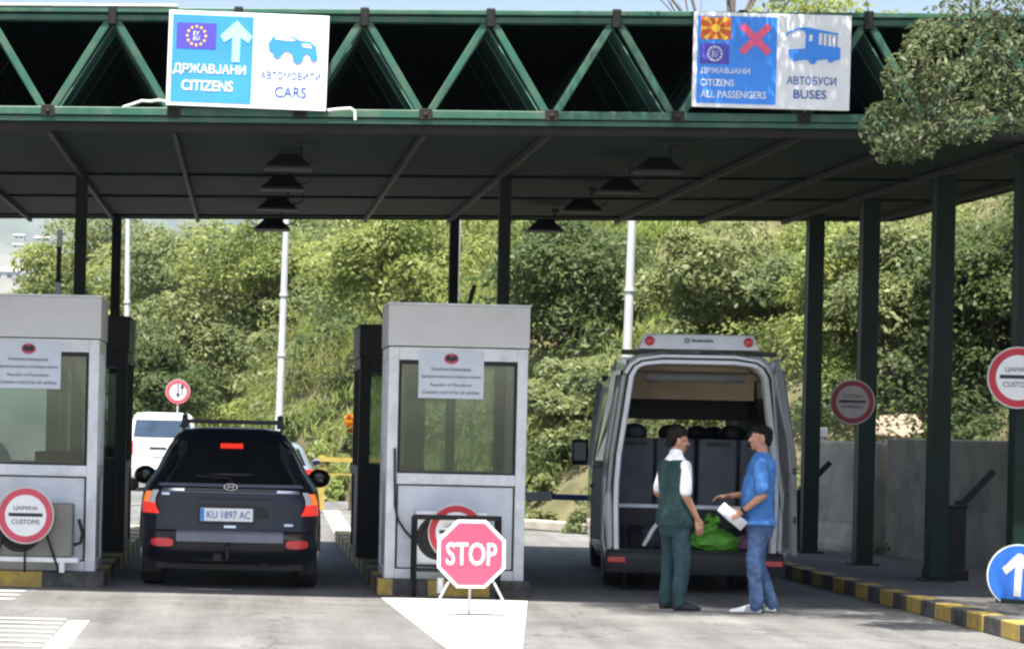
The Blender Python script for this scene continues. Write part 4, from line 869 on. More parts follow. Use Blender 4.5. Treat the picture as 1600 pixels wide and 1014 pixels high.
# lining, floor, seats, roof duct
q = MB(); q.box(-.90, .90, .03, 4.2, .37, .45); q.build('floor', M['bumper'], van, smooth=0)
for s in (-1, 1):
    q = MB(); q.loft([[Vector((s * (vhw(z) - .055), y, z)) for y in (.10, .55, 1.0)] for z in (.45, .9, 1.15)], False, False, closed=False); o = q.build('side_lining', M['trim'], van); m_ = o.modifiers.new('thick', 'SOLIDIFY'); m_.thickness = .02; m_.offset = 0
    q = MB(); q.loft([[Vector((s * (vhw(z) - .056), y, z)) for y in (.16, 2, 4.1)] for z in (1.17, 1.45, 1.8, 2.1)], False, False, closed=False); o = q.build('side_lining', M['plastic'], van); m_ = o.modifiers.new('thick', 'SOLIDIFY'); m_.thickness = .02; m_.offset = 0
    q = MB(); q.loft([[Vector((s * .87, .16, 2.12)), Vector((s * .87, .9, 2.12))], [Vector((s * .78, .16, 2.3)), Vector((s * .78, .9, 2.3))], [Vector((s * .62, .16, 2.42)), Vector((s * .62, .9, 2.42))], [Vector((s * .30, .16, 2.45)), Vector((s * .30, .9, 2.45))]], False, False, closed=False); o = q.build('roof_lining', M['beige'], van); m_ = o.modifiers.new('thick', 'SOLIDIFY'); m_.thickness = .02; m_.offset = 0
q = MB(); q.box(-.31, .31, .16, .9, 2.43, 2.45); q.box(-.72, .72, .9, 4.3, 2.38, 2.44); q.box(-.78, .78, 1.66, 1.695, 2.08, 2.375); q.build('roof_lining', M['beige'], van, smooth=0)
q = MB(); q.path([(-.55, .45, 2.30), (.55, .45, 2.30)], .055, 12); q.build('roof_duct', M['vangrey'], van)
q = MB(); q.box(-.80, .80, 1.7, 4.2, 2.10, 2.37); q.box(-.84, .84, 2.6, 2.64, 1.86, 2.155); q.build('luggage_bin', M['plastic'], van, smooth=0)
def vseat(x, y, w=.43, head=True):
    q = MB(); q.box(x - w / 2, x + w / 2, y, y + .13, .86, 1.64); q.box(x - w / 2, x + w / 2, y + .1, y + .55, .86, 1.02)
    o = q.build('seat', M['seat'], van, smooth=30, bevel=.045, seg=3)
    q = MB(); q.box(x - w * .30, x + w * .30, y - .012, y + .004, 1.56, 1.60); q.box(x - w * .2, x + w * .2, y + .02, y + .5, .452, .86); q.build('seat_trim', M['plastic'], o, smooth=0, bevel=.005)
    if head: q = MB(); q.ell((x, y + .09, 1.70), w * .33, .06, .10, 16, 10); q.build('headrest', M['plastic'], o)
for x in (-.62, -.155, .33, .74): vseat(x, 1.05, .44 if x < .7 else .32, x != .33)
for x in (-.62, .6): vseat(x, 2.0)
vseat(-.15, 2.0); vseat(-.62, 3.0); vseat(.25, 3.0); vseat(.62, 3.0, .32); vseat(-.55, 4.15); vseat(.55, 4.15)
q = MB(); q.path([(-.87, .98, .885), (.87, .98, .885)], .028, 10); q.build('seat_rail', M['vanlight'], van)
q = MB(); q.box(-.87, .87, 1.0, 1.03, .452, .85); q.build('seat_base', M['plastic'], van, smooth=0)
q = MB(); q.loft([[(-.80, 4.40, 2.34), (.80, 4.40, 2.34)], [(-.86, 5.27, 1.34), (.86, 5.27, 1.34)]], False, False, closed=False); q.build('windscreen', M['clear'], van, smooth=0)
q = MB(); q.box(-.9, .9, 4.7, 5.35, .9, 1.28); q.build('dashboard', M['plastic'], van, smooth=0, bevel=.04)
q = MB(); q.loft([[Vector((-.86, 5.25, 1.33)), Vector((.86, 5.25, 1.33))], [Vector((-.80, 5.75, 1.17)), Vector((.80, 5.75, 1.17))], [Vector((-.75, 5.95, .95)), Vector((.75, 5.95, .95))]], False, False, closed=False); q.build('bonnet', M['van'], van)
for s in (-1, 1):
    for ya, yb in ((.25, 1.7), (1.78, 3.1), (3.18, 4.05)):
        q = MB(); q.loft([[Vector((s * (vhw(z) + .006), y, z)) for y in (ya, (ya + yb) / 2, yb)] for z in (1.34, 1.5, 1.8, 2.0, 2.12)], False, False, closed=False); q.build('side_window', M['tint'], van)
    q = MB(); q.loft([[Vector((s * (vhw(z) + .008), y, z)) for y in (.02, 1, 2.5, 4.0)] for z in (.72, .80)], False, False, closed=False); o = q.build('rubbing_strip', M['bumper'], van); m_ = o.modifiers.new('thick', 'SOLIDIFY'); m_.thickness = .03; m_.offset = 1 if s < 0 else -1
    for y in (1.1, 5.0): wheel(van, s * .84, y, .345, .22, s)
    wheel(van, s * .58, 1.1, .345, .22, s)
    q = MB()
    rg = [[Vector((s * xx, 1.1 + rr * math.cos(R(a)), .35 + rr * math.sin(R(a)))) for xx, rr in ((.90, .40), (1.0, .40), (1.0, .47), (.90, .47))] for a in range(-5, 186, 12)]; q.loft(rg)
    q.build('wheel_arch', M['bumper'], van)
    q = MB(); x0 = s * 1.02
    q.box(min(x0, x0 + s * .22), max(x0, x0 + s * .22), 4.62, 4.74, 1.28, 1.60); q.bar((s * .93, 4.7, 1.33), (s * 1.06, 4.68, 1.36), .07, .07); o = q.build('mirror', M['plastic'], van, smooth=30, bevel=.035, seg=3)
    q = MB(); q.box(min(x0 + s * .035, x0 + s * .185), max(x0 + s * .035, x0 + s * .185), 4.605, 4.62, 1.34, 1.56); q.build('mirror_glass', M['galv'], o, smooth=0)
    q = MB(); q.box(s * .855 - .10, s * .855 + .10, -.097, -.055, .31, .37); q.build('reflector', M['lampred_off'], van, smooth=0, bevel=.008)
    q = MB(); q.path([(s * .93, -.03, .47), (s * .96, -.03, .90), (s * .955, -.03, 1.05)], [.035, .05, .03], 10); q.build('tail_light', M['lampclear'], van)
q = MB(); rg = []
for x in (-1.0, -.97, -.88, -.5, 0, .5, .88, .97, 1.0):
    e = .18 if abs(x) == 1.0 else (.06 if abs(x) > .9 else 0); rg.append([(x, .12, .20), (x, -.06 + e, .20), (x, -.085 + e, .25), (x, -.085 + e, .41), (x, -.05 + e, .44), (x, .02 + e * .2, .44), (x, .12, .43)])
q.loft(rg); q.build('rear_bumper', M['bumper'], van, smooth=35, bevel=.008)
q = MB(); q.box(-.9, .9, .13, 5.6, .22, .35); q.build('underside', M['plastic'], van, smooth=0)
q = MB(); q.hexa([(-.66, .02, 2.585), (.66, .02, 2.585), (.70, .5, 2.57), (-.70, .5, 2.57), (-.60, .06, 2.755), (.60, .06, 2.755), (.56, .45, 2.68), (-.56, .45, 2.68)]); rsp = q.build('roof_spoiler', M['vanlight'], van, smooth=0, bevel=.02)
for s in (-1, 1):
    q = MB(); q.path([(s * .54, .05, 2.675), (s * .54, .012, 2.67)], [.052, .052], 20); q.ell((s * .54, .012, 2.67), .05, .02, .05, 16, 8); q.build('marker_light', M['lampred_off'], rsp)
q = MB(); q.ring(-.13, 2.68, .016, .026, .012, .022, 20); 
for k in range(9): q.box(-.075 + .026 * k, -.056 + .026 * k, .014, .03, 2.668, 2.668 + (.022 if k % 3 else .028))
q.build('lettering', M['grey_print'], rsp, smooth=0)
q = MB(); q.box(-.85, .85, -.0, .06, 2.52, 2.575); q.build('roof_gasket', M['plastic'], van, smooth=0)
def vdoor(s, ang, label):
    """door panel: u runs from the hinge to the free edge, hung on the sloping hinge line of the body and turned by ang"""
    ca, sa = math.cos(ang), math.sin(ang)
    def put(q, name, m, par, bev=.008):
        vs = []
        for u, y, z in q.v: vs.append((s * (.97 + vhw(max(z, 1.15)) - .975) + s * (u * ca) - s * y * sa * 1, -.03 + u * sa * 1 + y * ca, z))
        q.v = vs
        if s < 0: q.f = [f[::-1] for f in q.f]
        return q.build(name, m, par, smooth=0, bevel=bev)
    def pan(pts, y0, y1): q = MB(); q.prism(pts, y0, y1); return q
    o = put(pan([(0, .47), (0, 1.15), (0, 1.45), (0, 1.9), (0, 2.3), (-.06, 2.42), (-.16, 2.47), (-.80, 2.48), (-.93, 1.45), (-.93, .47)], -.06, .0), 'rear_door', M['van'], van)
    put(pan([(-.09, 1.38), (-.09, 1.9), (-.12, 2.25), (-.2, 2.36), (-.74, 2.36), (-.85, 1.38)], -.066, .006), 'window', M['tint'], o, .003)
    put(pan([(-.07, .53), (-.07, 1.30), (-.88, 1.30), (-.88, .53)], .0005, .03), 'door_card', M['vangrey'], o)
    put(pan([(-.93, .475), (-.93, 1.45), (-.80, 2.475), (-.83, 2.475), (-.96, 1.45), (-.96, .475)], -.05, .008), 'door_edge', M['vangrey'], o)
    for z in (.8, 1.3): put(MB().box(-.975, -.95, -.04, -.01, z, z + .07), 'latch', M['plastic'], o, 0)
    put(MB().box(-.85, -.73, .03, .05, 1.08, 1.12), 'pull_handle', M['plastic'], o, 0)
    o['label'] = label; return o
vdoor(-1, R(262), 'left rear door folded back along the side'); vdoor(1, R(88), 'right rear door standing open edge on')

# bags in the cargo space
def blob(name, label, cat, loc, rx, ry, rz, m, amp=.2, knot=False, seed=1, group=None):
    q = MB(); q.ell((0, 0, 0), 1, 1, 1, 36, 24)
    vs = []
    for x, y, z in q.v:
        f = 1 + amp * noise.noise(Vector((x * 2.1 + seed, y * 2.1, z * 2.1))) + amp * .5 * noise.noise(Vector((x * 6 + seed, y * 6, z * 6)))
        vs.append((x * rx * f, y * ry * f, max(-.72, z) * rz * f + .72 * rz))
    q.v = vs
    if knot: q.path([(0, 0, rz * 1.5), (.02, 0, rz * 1.85), (-.05, .01, rz * 2.1)], [.05, .03, .06], 10); q.path([(.02, 0, rz * 1.8), (.09, 0, rz * 2.0)], [.025, .05], 10)
    o = q.build(name, M[m], smooth=70, loc=loc); return tag(o, label, cat, group)
vm = Matrix.Translation((VX, VY, 0)) @ Matrix.Rotation(YAW, 4, 'Z')
blob('shopping_bag', 'large bright green plastic bag lying in front in the minibus boot', 'bag', vm @ Vector((.24, .20, .452)), .26, .17, .115, 'bag', .3, False, 3)
blob('shopping_bag', 'smaller bright green plastic bag heaped behind the large one', 'bag', vm @ Vector((.20, .46, .452)), .18, .14, .165, 'bag', .35, True, 8)
blob('bag', 'dark purple bag beside the green bags under the paper', 'bag', vm @ Vector((.60, .22, .452)), .16, .14, .10, 'bagpurple', .25, False, 5)
blob('bag', 'black and white striped bag at the left of the boot', 'bag', vm @ Vector((-.44, .22, .452)), .13, .13, .17, 'bagblack', .2, False, 6)
o = bpy.data.objects['bag.001']; q = MB(); q.path([(-.10, -.115, .04), (-.06, -.15, .12), (-.02, -.14, .2), (.04, -.10, .27)], .022, 8); q.build('strap', M['white'], o)

# --- white van far ahead
g = ground(254, 766); WX, WY = -2.06, 61.5
wv = thing('parked_van', 'white van seen from behind beyond the left booths', 'van', (WX, WY, 0), rz=R(1))
B2 = Body([(.32, .80, .10, 4.5), (.38, .86, .03, 4.55), (.60, .88, .0, 4.6), (.95, .885, .03, 4.5), (1.05, .88, .04, 4.2), (1.30, .86, .07, 3.9), (1.75, .79, .14, 3.2), (1.90, .73, .18, 3.0), (1.96, .66, .24, 2.8), (1.985, .4, .5, 2.4)], nr=7)
B2.mesh().build('body', M['whitevan'], wv, smooth=40)
w_ = B2.patch((1.36, 1.80), lerp(1.36, -.74, 1.8, -.68), lerp(1.36, .74, 1.8, .68), .012); w_.build('rear_window', M['vanwin'], wv)
for s in (-1, 1):
    B2.patch((.92, 1.26), C_(min(s * .855, s * .73)), C_(max(s * .855, s * .73)), .02, 6, 6).build('tail_light', M['lampred_off'], wv)
    B2.patch((.72, .915), C_(min(s * .86, s * .76)), C_(max(s * .86, s * .76)), .018, 6, 6).build('tail_light', M['lampclear'], wv)
    B2.spatch((.5, 3.3), lambda y: 1.32, lambda y: 1.7, s).build('side_window', M['tint'], wv); mirror(wv, s * .88, 3.2, 1.2, s)
    for y in (.9, 3.6): wheel(wv, s * .76, y, .32, .2, s)
B2.patch((1.06, 1.12), C_(-.33), C_(.10), .02, 8, 2).build('handle_trim', M['plastic'], wv)
B2.patch((.36, .60), C_(-.84), C_(.84), .03, 12, 3).build('rear_bumper', M['whitevan'], wv)
q = MB(); q.box(-.26, .26, -.03, -.01, .88, .99); q.build('number_plate', M['paper'], wv, smooth=0, loc=(0, .03, 0))
# --- silver blue hatchback just ahead of the dark car
sc = thing('parked_car', 'silver blue car mostly hidden ahead of the dark blue car', 'car', (.47, 45.5, 0))
B3 = Body([(.22, .76, .10, 4.1), (.30, .82, .02, 4.2), (.55, .85, .0, 4.25), (.80, .85, .04, 4.1), (.92, .83, .08, 3.9), (.94, .81, .09, 3.1), (1.10, .735, .18, 2.75), (1.28, .64, .32, 2.4), (1.36, .57, .40, 2.2), (1.40, .42, .55, 1.9)], nr=4.5)
B3.mesh().build('body', M['silvercar'], sc, smooth=40); B3.patch((.97, 1.29), lerp(.97, -.68, 1.29, -.54), lerp(.97, .68, 1.29, .54), .008).build('rear_window', M['tint'], sc)
for s in (-1, 1):
    B3.patch((.68, .90), C_(min(s * .81, s * .64)), C_(max(s * .81, s * .64)), .018, 6, 6).build('tail_light', M['lampred'], sc); B3.spatch((.6, 2.9), lambda y: .98, lambda y: 1.24, s).build('side_window', M['tint'], sc)
    mirror(sc, s * .84, 2.6, 1.0, s, .2, .14, 'silvercar')
    for y in (.8, 3.3): wheel(sc, s * .72, y, .31, .2, s)
B3.patch((.26, .50), C_(-.80), C_(.80), .02, 12, 3).build('rear_bumper', M['silvercar'], sc); q = MB(); q.box(-.26, .26, -.02, .0, .58, .69); q.build('number_plate', M['white'], sc, smooth=0)

# ------------------------------------------------------------------ people
def remesh(q, name, m, parent, vox, smooth=3, fac=.5, noise_amp=0.0, nscale=9.0):
    o = q.build(name + '_raw', m, None, smooth=0); r = o.modifiers.new('r', 'REMESH'); r.mode = 'VOXEL'; r.voxel_size = vox; r.adaptivity = 0
    s = o.modifiers.new('s', 'SMOOTH'); s.factor = fac; s.iterations = smooth
    o = bake(o, name, m, parent)
    if noise_amp:
        me = o.data; n = len(me.vertices); co = np.empty(n * 3); no = np.empty(n * 3); me.vertices.foreach_get('co', co); me.vertices.foreach_get('normal', no); co = co.reshape(-1, 3); no = no.reshape(-1, 3)
        f = np.array([noise.noise(Vector((c[0] * nscale, c[1] * nscale, c[2] * nscale * .6))) + .5 * noise.noise(Vector((c[0] * nscale * 2.3, c[1] * nscale * 2.3 + 4, c[2] * nscale * 1.6))) for c in co])
        me.vertices.foreach_set('co', (co + no * (f * noise_amp)[:, None]).ravel()); me.update()
    return o
def torso(q, rows, e=0.0, n=28):
    q.loft([[Vector((cx + (rx + e) * math.copysign(abs(math.cos(2 * math.pi * k / n)) ** .85, math.cos(2 * math.pi * k / n)), cy + (ry + e) * math.copysign(abs(math.sin(2 * math.pi * k / n)) ** .85, math.sin(2 * math.pi * k / n)), z)) for k in range(n)] for z, rx, ry, cx, cy in rows])
def limb(q, pts, rad, e=0.0):
    for (a, c), (r0, r1) in zip(zip(pts, pts[1:]), zip(rad, rad[1:])): q.cap(a, c, r0 + e, r1 + e)
def hand(q, w, d, nrm, side, curl, thumb=1, spread=.25):
    """palm, four bent fingers of different lengths and a thumb from the side of the palm; nrm points out of the palm"""
    w = Vector(w); d = Vector(d).normalized(); nrm = Vector(nrm); nrm = (nrm - d * nrm.dot(d)).normalized(); s = d.cross(nrm) * side
    for k in (-1.5, -.5, .5, 1.5): q.cap(w + s * .012 * k, w + d * .085 + s * .0185 * k, .017, .0125)
    for k, ln in ((-1.5, .062), (-.5, .076), (.5, .083), (1.5, .074)):
        p = w + d * .088 + s * .0195 * k; dd = (d + s * spread * .12 * k).normalized(); a = curl * (1.0 - .08 * k)
        for j, f in enumerate((.46, .32, .24)):
            dd = (dd * math.cos(a * (.75 + .3 * j)) + nrm * math.sin(a * (.75 + .3 * j))).normalized(); e = p + dd * ln * f; q.cap(p, e, .0098 - .0012 * j, .0090 - .0014 * j, 10); p = e
    p = w + d * .022 + s * .030 * thumb; t1 = p + (d * .65 + s * thumb * .65 + nrm * .35).normalized() * .040; t2 = t1 + (d * .9 + s * thumb * .15 + nrm * .3).normalized() * .030
    q.cap(w + d * .015 + s * .01 * thumb, p, .018, .015); q.cap(p, t1, .0145, .0115); q.cap(t1, t2, .0115, .009)
def head(q, hc, yaw, pitch=0.0):
    Mx = Matrix.Translation(Vector(hc)) @ Matrix.Rotation(yaw, 4, 'Z') @ Matrix.Rotation(pitch, 4, 'X'); r3 = Mx.to_3x3(); P_ = lambda x, y, z: Mx @ Vector((x, y, z))
    e = lambda c, r: q.ell(P_(*c), *r, 20, 14, r3)
    e((0, -.012, .028), (.074, .094, .095)); e((0, .018, -.045), (.058, .070, .070)); e((0, .058, -.088), (.026, .024, .022)); e((0, .040, -.03), (.060, .048, .05))
    e((0, .068, .022), (.052, .022, .014)); q.cap(P_(0, .082, .014), P_(0, .104, -.022), .009, .013); e((.012, .090, -.028), (.009, .012, .008)); e((-.012, .090, -.028), (.009, .012, .008))
    e((0, .082, -.056), (.023, .012, .007)); e((0, .080, -.067), (.021, .012, .008))
    for s in (-1, 1): e((s * .040, .062, -.018), (.02, .02, .016)); e((s * .077, -.012, -.008), (.010, .020, .032)); e((s * .078, -.002, -.02), (.008, .012, .018))
    return Mx
def hair(parent, Mx, m='hair', fringe=0.0):
    q = MB(); r3 = Mx.to_3x3(); e = lambda c, r: q.ell(Mx @ Vector(c), *r, 20, 14, r3)
    e((0, -.018, .060), (.0765, .094, .072)); e((0, -.055, .012), (.0745, .058, .080)); e((0, .045, .095), (.055, .040, .030)); e((0, -.075, -.035), (.050, .030, .035))
    for s in (-1, 1): e((s * .062, -.030, .030), (.0145, .042, .042));
    if fringe: e((.01, .07, .105), (.045, .03, .025))
    return remesh(q, 'hair', M[m], parent, .006, 2, .4, .007, 55)
def eyes(parent, Mx):
    for s in (-1, 1):
        q = MB(); q.ell(Mx @ Vector((s * .029, .080, .004)), .010, .007, .006, 12, 8, Mx.to_3x3()); o = q.build('eye', M['white'], parent)
        q = MB(); q.ell(Mx @ Vector((s * .029, .086, .004)), .0045, .002, .0045, 10, 6, Mx.to_3x3()); q.build('pupil', M['black'], o)
def shoe(parent, x, y, yaw, m, L=.28, mark=False, lift=0.0):
    Mx = Matrix.Translation((x, y, lift)) @ Matrix.Rotation(yaw, 4, 'Z'); q = MB(); rg = []
    for t, hw, h in ((-.075, .02, .06), (-.07, .034, .085), (-.02, .036, .10), (.05, .042, .088), (.12, .047, .058), (.17, .044, .045), (L - .085, .026, .035), (L - .078, .010, .02)):
        rg.append([Mx @ Vector((hw * cx, t, .004 + (h - .004) * cz)) for cx, cz in ((-1, 0), (1, 0), (1.0, .25), (.92, .65), (.5, 1), (-.5, 1), (-.92, .65), (-1.0, .25))])
    q.loft(rg); o = q.build('shoe', M[m], parent, smooth=50); sb = o.modifiers.new('sub', 'SUBSURF'); sb.levels = 1; sb.render_levels = 1
    if mark:
        q = MB()
        for k in range(3):
            for s in (-1, 1): q.bar(Mx @ Vector((s * .0445, .035 + .022 * k, .02)), Mx @ Vector((s * .038, .012 + .022 * k, .078)), .010, .006, Mx.to_3x3() @ Vector((s, 0, 0)))
        q.build('shoe_stripes', M['black'], o, smooth=0)
    return o
def figure(name, label, loc, rz, J, T, hd, clothes):
    p = thing(name, label, 'person', loc, rz=rz); q = MB()
    torso(q, T, -.004); q.cap((0, J['neck'][1], J['neck'][2] - .07), (0, J['neck'][1] + .012, J['neck'][2] + .10), .062, .054)
    Mx = head(q, *hd)
    for s in 'LR':
        limb(q, J['arm' + s], (.052, .042, .026)); limb(q, J['leg' + s], (.083, .056, .040)); a = Vector(J['leg' + s][2]); q.cap(a, a + Vector((0, .0, -.02)), .04, .035)
        q.cap(Vector(J['arm' + s][0]) - Vector((0, 0, -.0)), Vector((0, J['arm' + s][0][1], J['arm' + s][0][2] + .01)), .056, .065)
        hand(q, *J['hand' + s])
    b_ = remesh(q, 'body', M['skin'], p, .0052, 2, .4); hair(p, Mx); eyes(p, Mx)
    return p, Mx
# officer: back three quarters to the camera, head in profile to the right
TO = [(.80, .150, .115, 0, 0), (.90, .168, .122, 0, -.005), (1.0, .160, .115, 0, 0), (1.12, .163, .118, 0, .005), (1.25, .180, .124, 0, 0), (1.35, .185, .112, 0, -.008), (1.41, .160, .092, 0, -.012), (1.455, .085, .066, 0, -.015), (1.48, .058, .055, 0, -.012)]
JO = dict(neck=(0, -.012, 1.46), armR=[(.178, -.01, 1.375), (.212, -.02, 1.10), (.20, .12, .875)], armL=[(-.178, -.01, 1.375), (-.215, -.07, 1.12), (-.17, .13, .98)],
          handR=((.20, .125, .865), (-.02, .25, -1), (-1, .1, 0), 1, .38, 1), handL=((-.17, .14, .975), (.6, .7, .05), (.2, -.2, -1), -1, .35, 1),
          legR=[(.09, 0, .84), (.105, .02, .47), (.125, -.01, .09)], legL=[(-.09, 0, .84), (-.115, .02, .47), (-.125, -.0, .09)])
gp = ground(1052, 952)
off, Mx = figure('person', 'man in dark green vest and white short sleeved shirt, back half turned', gp, R(-68), JO, TO, ((0, .012, 1.615), R(-16), R(-4)), None)
q = MB(); torso(q, [r for r in TO if r[0] >= .9], .012); q.cap((0, -.01, 1.42), (0, -.006, 1.50), .072, .066)
for s, a in ((1, 'armR'), (-1, 'armL')):
    A_, E_ = Vector(JO[a][0]), Vector(JO[a][1]); limb(q, [A_, A_ + (E_ - A_) * .86], (.060, .058)); q.cap(A_, (0, -.01, 1.375), .055, .072)
remesh(q, 'shirt', M['shirt'], off, .0085, 3, .5, .005, 11)
q = MB(); torso(q, [(.80, .182, .138, 0, -.002), (.84, .184, .140, 0, -.002), (.90, .180, .136, 0, -.004)] + [r for r in TO[2:6]] + [(1.36, .178, .108, 0, -.010), (1.40, .165, .097, 0, -.013), (1.435, .120, .080, 0, -.015)], .024)
remesh(q, 'vest', M['vest'], off, .0085, 3, .5, .007, 9)
q = MB(); torso(q, [(.70, .125, .105, 0, -.005), (.80, .165, .125, 0, -.01), (.90, .165, .122, 0, 0), (.98, .158, .115, 0, 0)], .012)
for s in 'LR':
    a, k, f = [Vector(v) for v in JO['leg' + s]]; q.cap(a, k, .098, .080); q.cap(k, f + Vector((0, -.008, -.02)), .080, .066)
remesh(q, 'trousers', M['trousers'], off, .0085, 2, .5, .013, 9)
shoe(off, .13, .0, R(-12), 'shoe_black'); shoe(off, -.13, .0, R(14), 'shoe_black')
# man in blue, facing left in profile, paper in his near hand
TM = [(.80, .155, .120, 0, 0), (.90, .170, .130, 0, .0), (1.0, .170, .135, 0, .018), (1.12, .175, .136, 0, .022), (1.26, .185, .130, 0, .008), (1.38, .190, .118, 0, -.01), (1.45, .160, .095, 0, -.018), (1.495, .085, .068, 0, -.018), (1.52, .060, .056, 0, -.012)]
JM = dict(neck=(0, -.014, 1.50), armL=[(-.20, -.015, 1.41), (-.245, -.05, 1.125), (-.21, .155, .955)], armR=[(.20, -.01, 1.41), (.24, .06, 1.13), (.13, .31, 1.10)],
          handL=((-.21, .165, .95), (.05, .9, -.42), (.8, .0, -.2), -1, .55, 1), handR=((.13, .32, 1.10), (-.35, .9, -.10), (-.2, -.1, -1), 1, .42, 1),
          legL=[(-.09, 0, .88), (-.10, .03, .48), (-.115, .02, .09)], legR=[(.09, 0, .88), (.10, .03, .48), (.11, -.10, .09)])
gp = ground(1184, 957)
man, Mx = figure('person', 'man in blue t-shirt and jeans holding a white paper, facing left', gp, R(72), JM, TM, ((0, .010, 1.655), R(14), R(3)), None)
q = MB(); torso(q, [(.835, .200, .158, 0, .008), (.87, .198, .156, 0, .010)] + [r for r in TM if r[0] >= .9], .016); q.cap((0, -.01, 1.45), (0, -.008, 1.495), .074, .070)
for a in ('armR', 'armL'):
    A_, E_ = Vector(JM[a][0]), Vector(JM[a][1]); limb(q, [A_, A_ + (E_ - A_) * .80], (.070, .072)); q.cap(A_, (0, -.01, 1.42), .070, .078)
remesh(q, 'tshirt', M['tee'], man, .0085, 2, .5, .013, 8)
q = MB(); torso(q, [(.72, .13, .11, 0, -.005), (.82, .168, .132, 0, -.01), (.92, .160, .118, 0, 0), (.98, .150, .110, 0, 0)], .006)
for s in 'LR':
    a, k, f = [Vector(v) for v in JM['leg' + s]]; q.cap(a, k, .100, .080); q.cap(k, f + Vector((0, -.012, -.015)), .078, .062)
remesh(q, 'jeans', M['jeans'], man, .0085, 2, .5, .014, 9)
shoe(man, -.115, .03, R(8), 'shoe_white', .305, True); shoe(man, .11, -.09, R(-10), 'shoe_white', .29, True)
w = Vector(JM['armL'][2]); e_ = Vector(JM['armL'][1]); d = (w - e_).normalized(); q = MB(); q.path([w - d * .045, w - d * .02], .036, 16); q.build('watch', M['darkm'], man)
# the paper in his hand
q = MB(); q.loft([[Vector((-.145, .0, .0)), Vector((.145, .0, 0))], [Vector((-.145, .004, -.05)), Vector((.145, .008, -.05))], [Vector((-.145, .0, -.105)), Vector((.145, .002, -.105))]], False, False, closed=False)
pp = q.build('paper_sheet', M['sheet'], smooth=60); sd = pp.modifiers.new('thick', 'SOLIDIFY'); sd.thickness = .003
mw = Matrix.Translation(gp) @ Matrix.Rotation(R(72), 4, 'Z'); hp = mw @ (Vector(JM['handL'][0]) + Vector((0, .10, -.03)))
pp.location = hp + Vector((.06, -.03, .035)); pp.rotation_euler = (R(8), R(40), R(-8)); tag(pp, 'folded white paper held in the hand of the man in blue', 'paper')

# ------------------------------------------------------------------ vegetation
TMAX = len(TOE) - 1.01
def stuff(name, label, arrs, m): o = quads(name, np.concatenate(arrs), M[m]); return tag(o, label, 'plants', kind='stuff')
mainl, lime, dark, grass = [], [], [], []
t = .35
while t < TMAX:
    seg = math.hypot(TOE[int(t) + 1][0] - TOE[int(t)][0], TOE[int(t) + 1][1] - TOE[int(t)][1])
    for d in (.25, .6, 1.3, 2.1, 3.4, 4.8, 6.3, 8.0, 10, 12.5, 15.5, 19):
        tt = min(max(t + rnd.uniform(-.5, .5) * 1.4 / seg, 0), TMAX); dd = d + rnd.uniform(-.6, .6); p = slope_pt(tt, dd)
        if p.x > 14.5 * p.y / 33 or p.y < 30: continue
        far = p.y / 50; grassy = 4.6 < tt < 7.2 and dd < 6.5 and noise.noise(Vector((p.x * .25, p.y * .12, 7))) > -.28
        if grassy and rnd.random() < .55: continue
        r_ = rnd.uniform(.65, 1.25) * (.55 if d < 1.0 else .8 if d < 1.5 else 1.1) * (1 + .25 * (far > 1.3)); hgt = r_ * rnd.uniform(.9, 1.5)
        n = int((560 if dd < 9 else 330) * min(1.3, max(.6, 1.15 / far)))
        lf = .125 * min(1.6, max(.8, far)) * rnd.uniform(.8, 1.2); cl = rnd.randint(7, 11)
        c = bush_cloud((p.x, p.y, p.z + hgt * .15), r_, r_, hgt, cl, n // cl, lf, rnd.choice((.4, .5, .62)))
        v = noise.noise(Vector((p.x * .22, p.y * .13, 2.0))) + rnd.uniform(-.25, .25)
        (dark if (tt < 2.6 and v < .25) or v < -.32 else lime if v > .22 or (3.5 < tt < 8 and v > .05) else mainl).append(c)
    t += 1.55 / seg
stuff('thicket', 'mixed green shrubs covering the slope behind the crossing', mainl, 'leaf')
stuff('thicket', 'bright yellow green shrubs in patches on the sunny slope', lime, 'leaf_lime')
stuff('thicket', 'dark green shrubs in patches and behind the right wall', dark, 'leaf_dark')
for k in range(900):
    tt = rnd.uniform(4.2, 7.8); dd = rnd.uniform(.1, 7.5); p = slope_pt(tt, dd); n = 80
    P_ = np.array([p.x, p.y, p.z]) + np.stack([rs.normal(0, .35, n), rs.normal(0, .35, n), rs.random(n) * .25], 1); ln = .16 + .26 * rs.random(n)
    up = np.tile(np.array([.1, -.2, 1.0]), (n, 1)) + rs.normal(0, .5, (n, 3)); P_[:, 2] += ln * .4
    grass.append(leaf_quads(P_, np.tile(np.array([-.3, -.8, .4]), (n, 1)), ln, np.full(n, .035), 0, up))
stuff('tall_grass', 'pale yellow green tall grass on the slope in the middle', grass, 'grass')
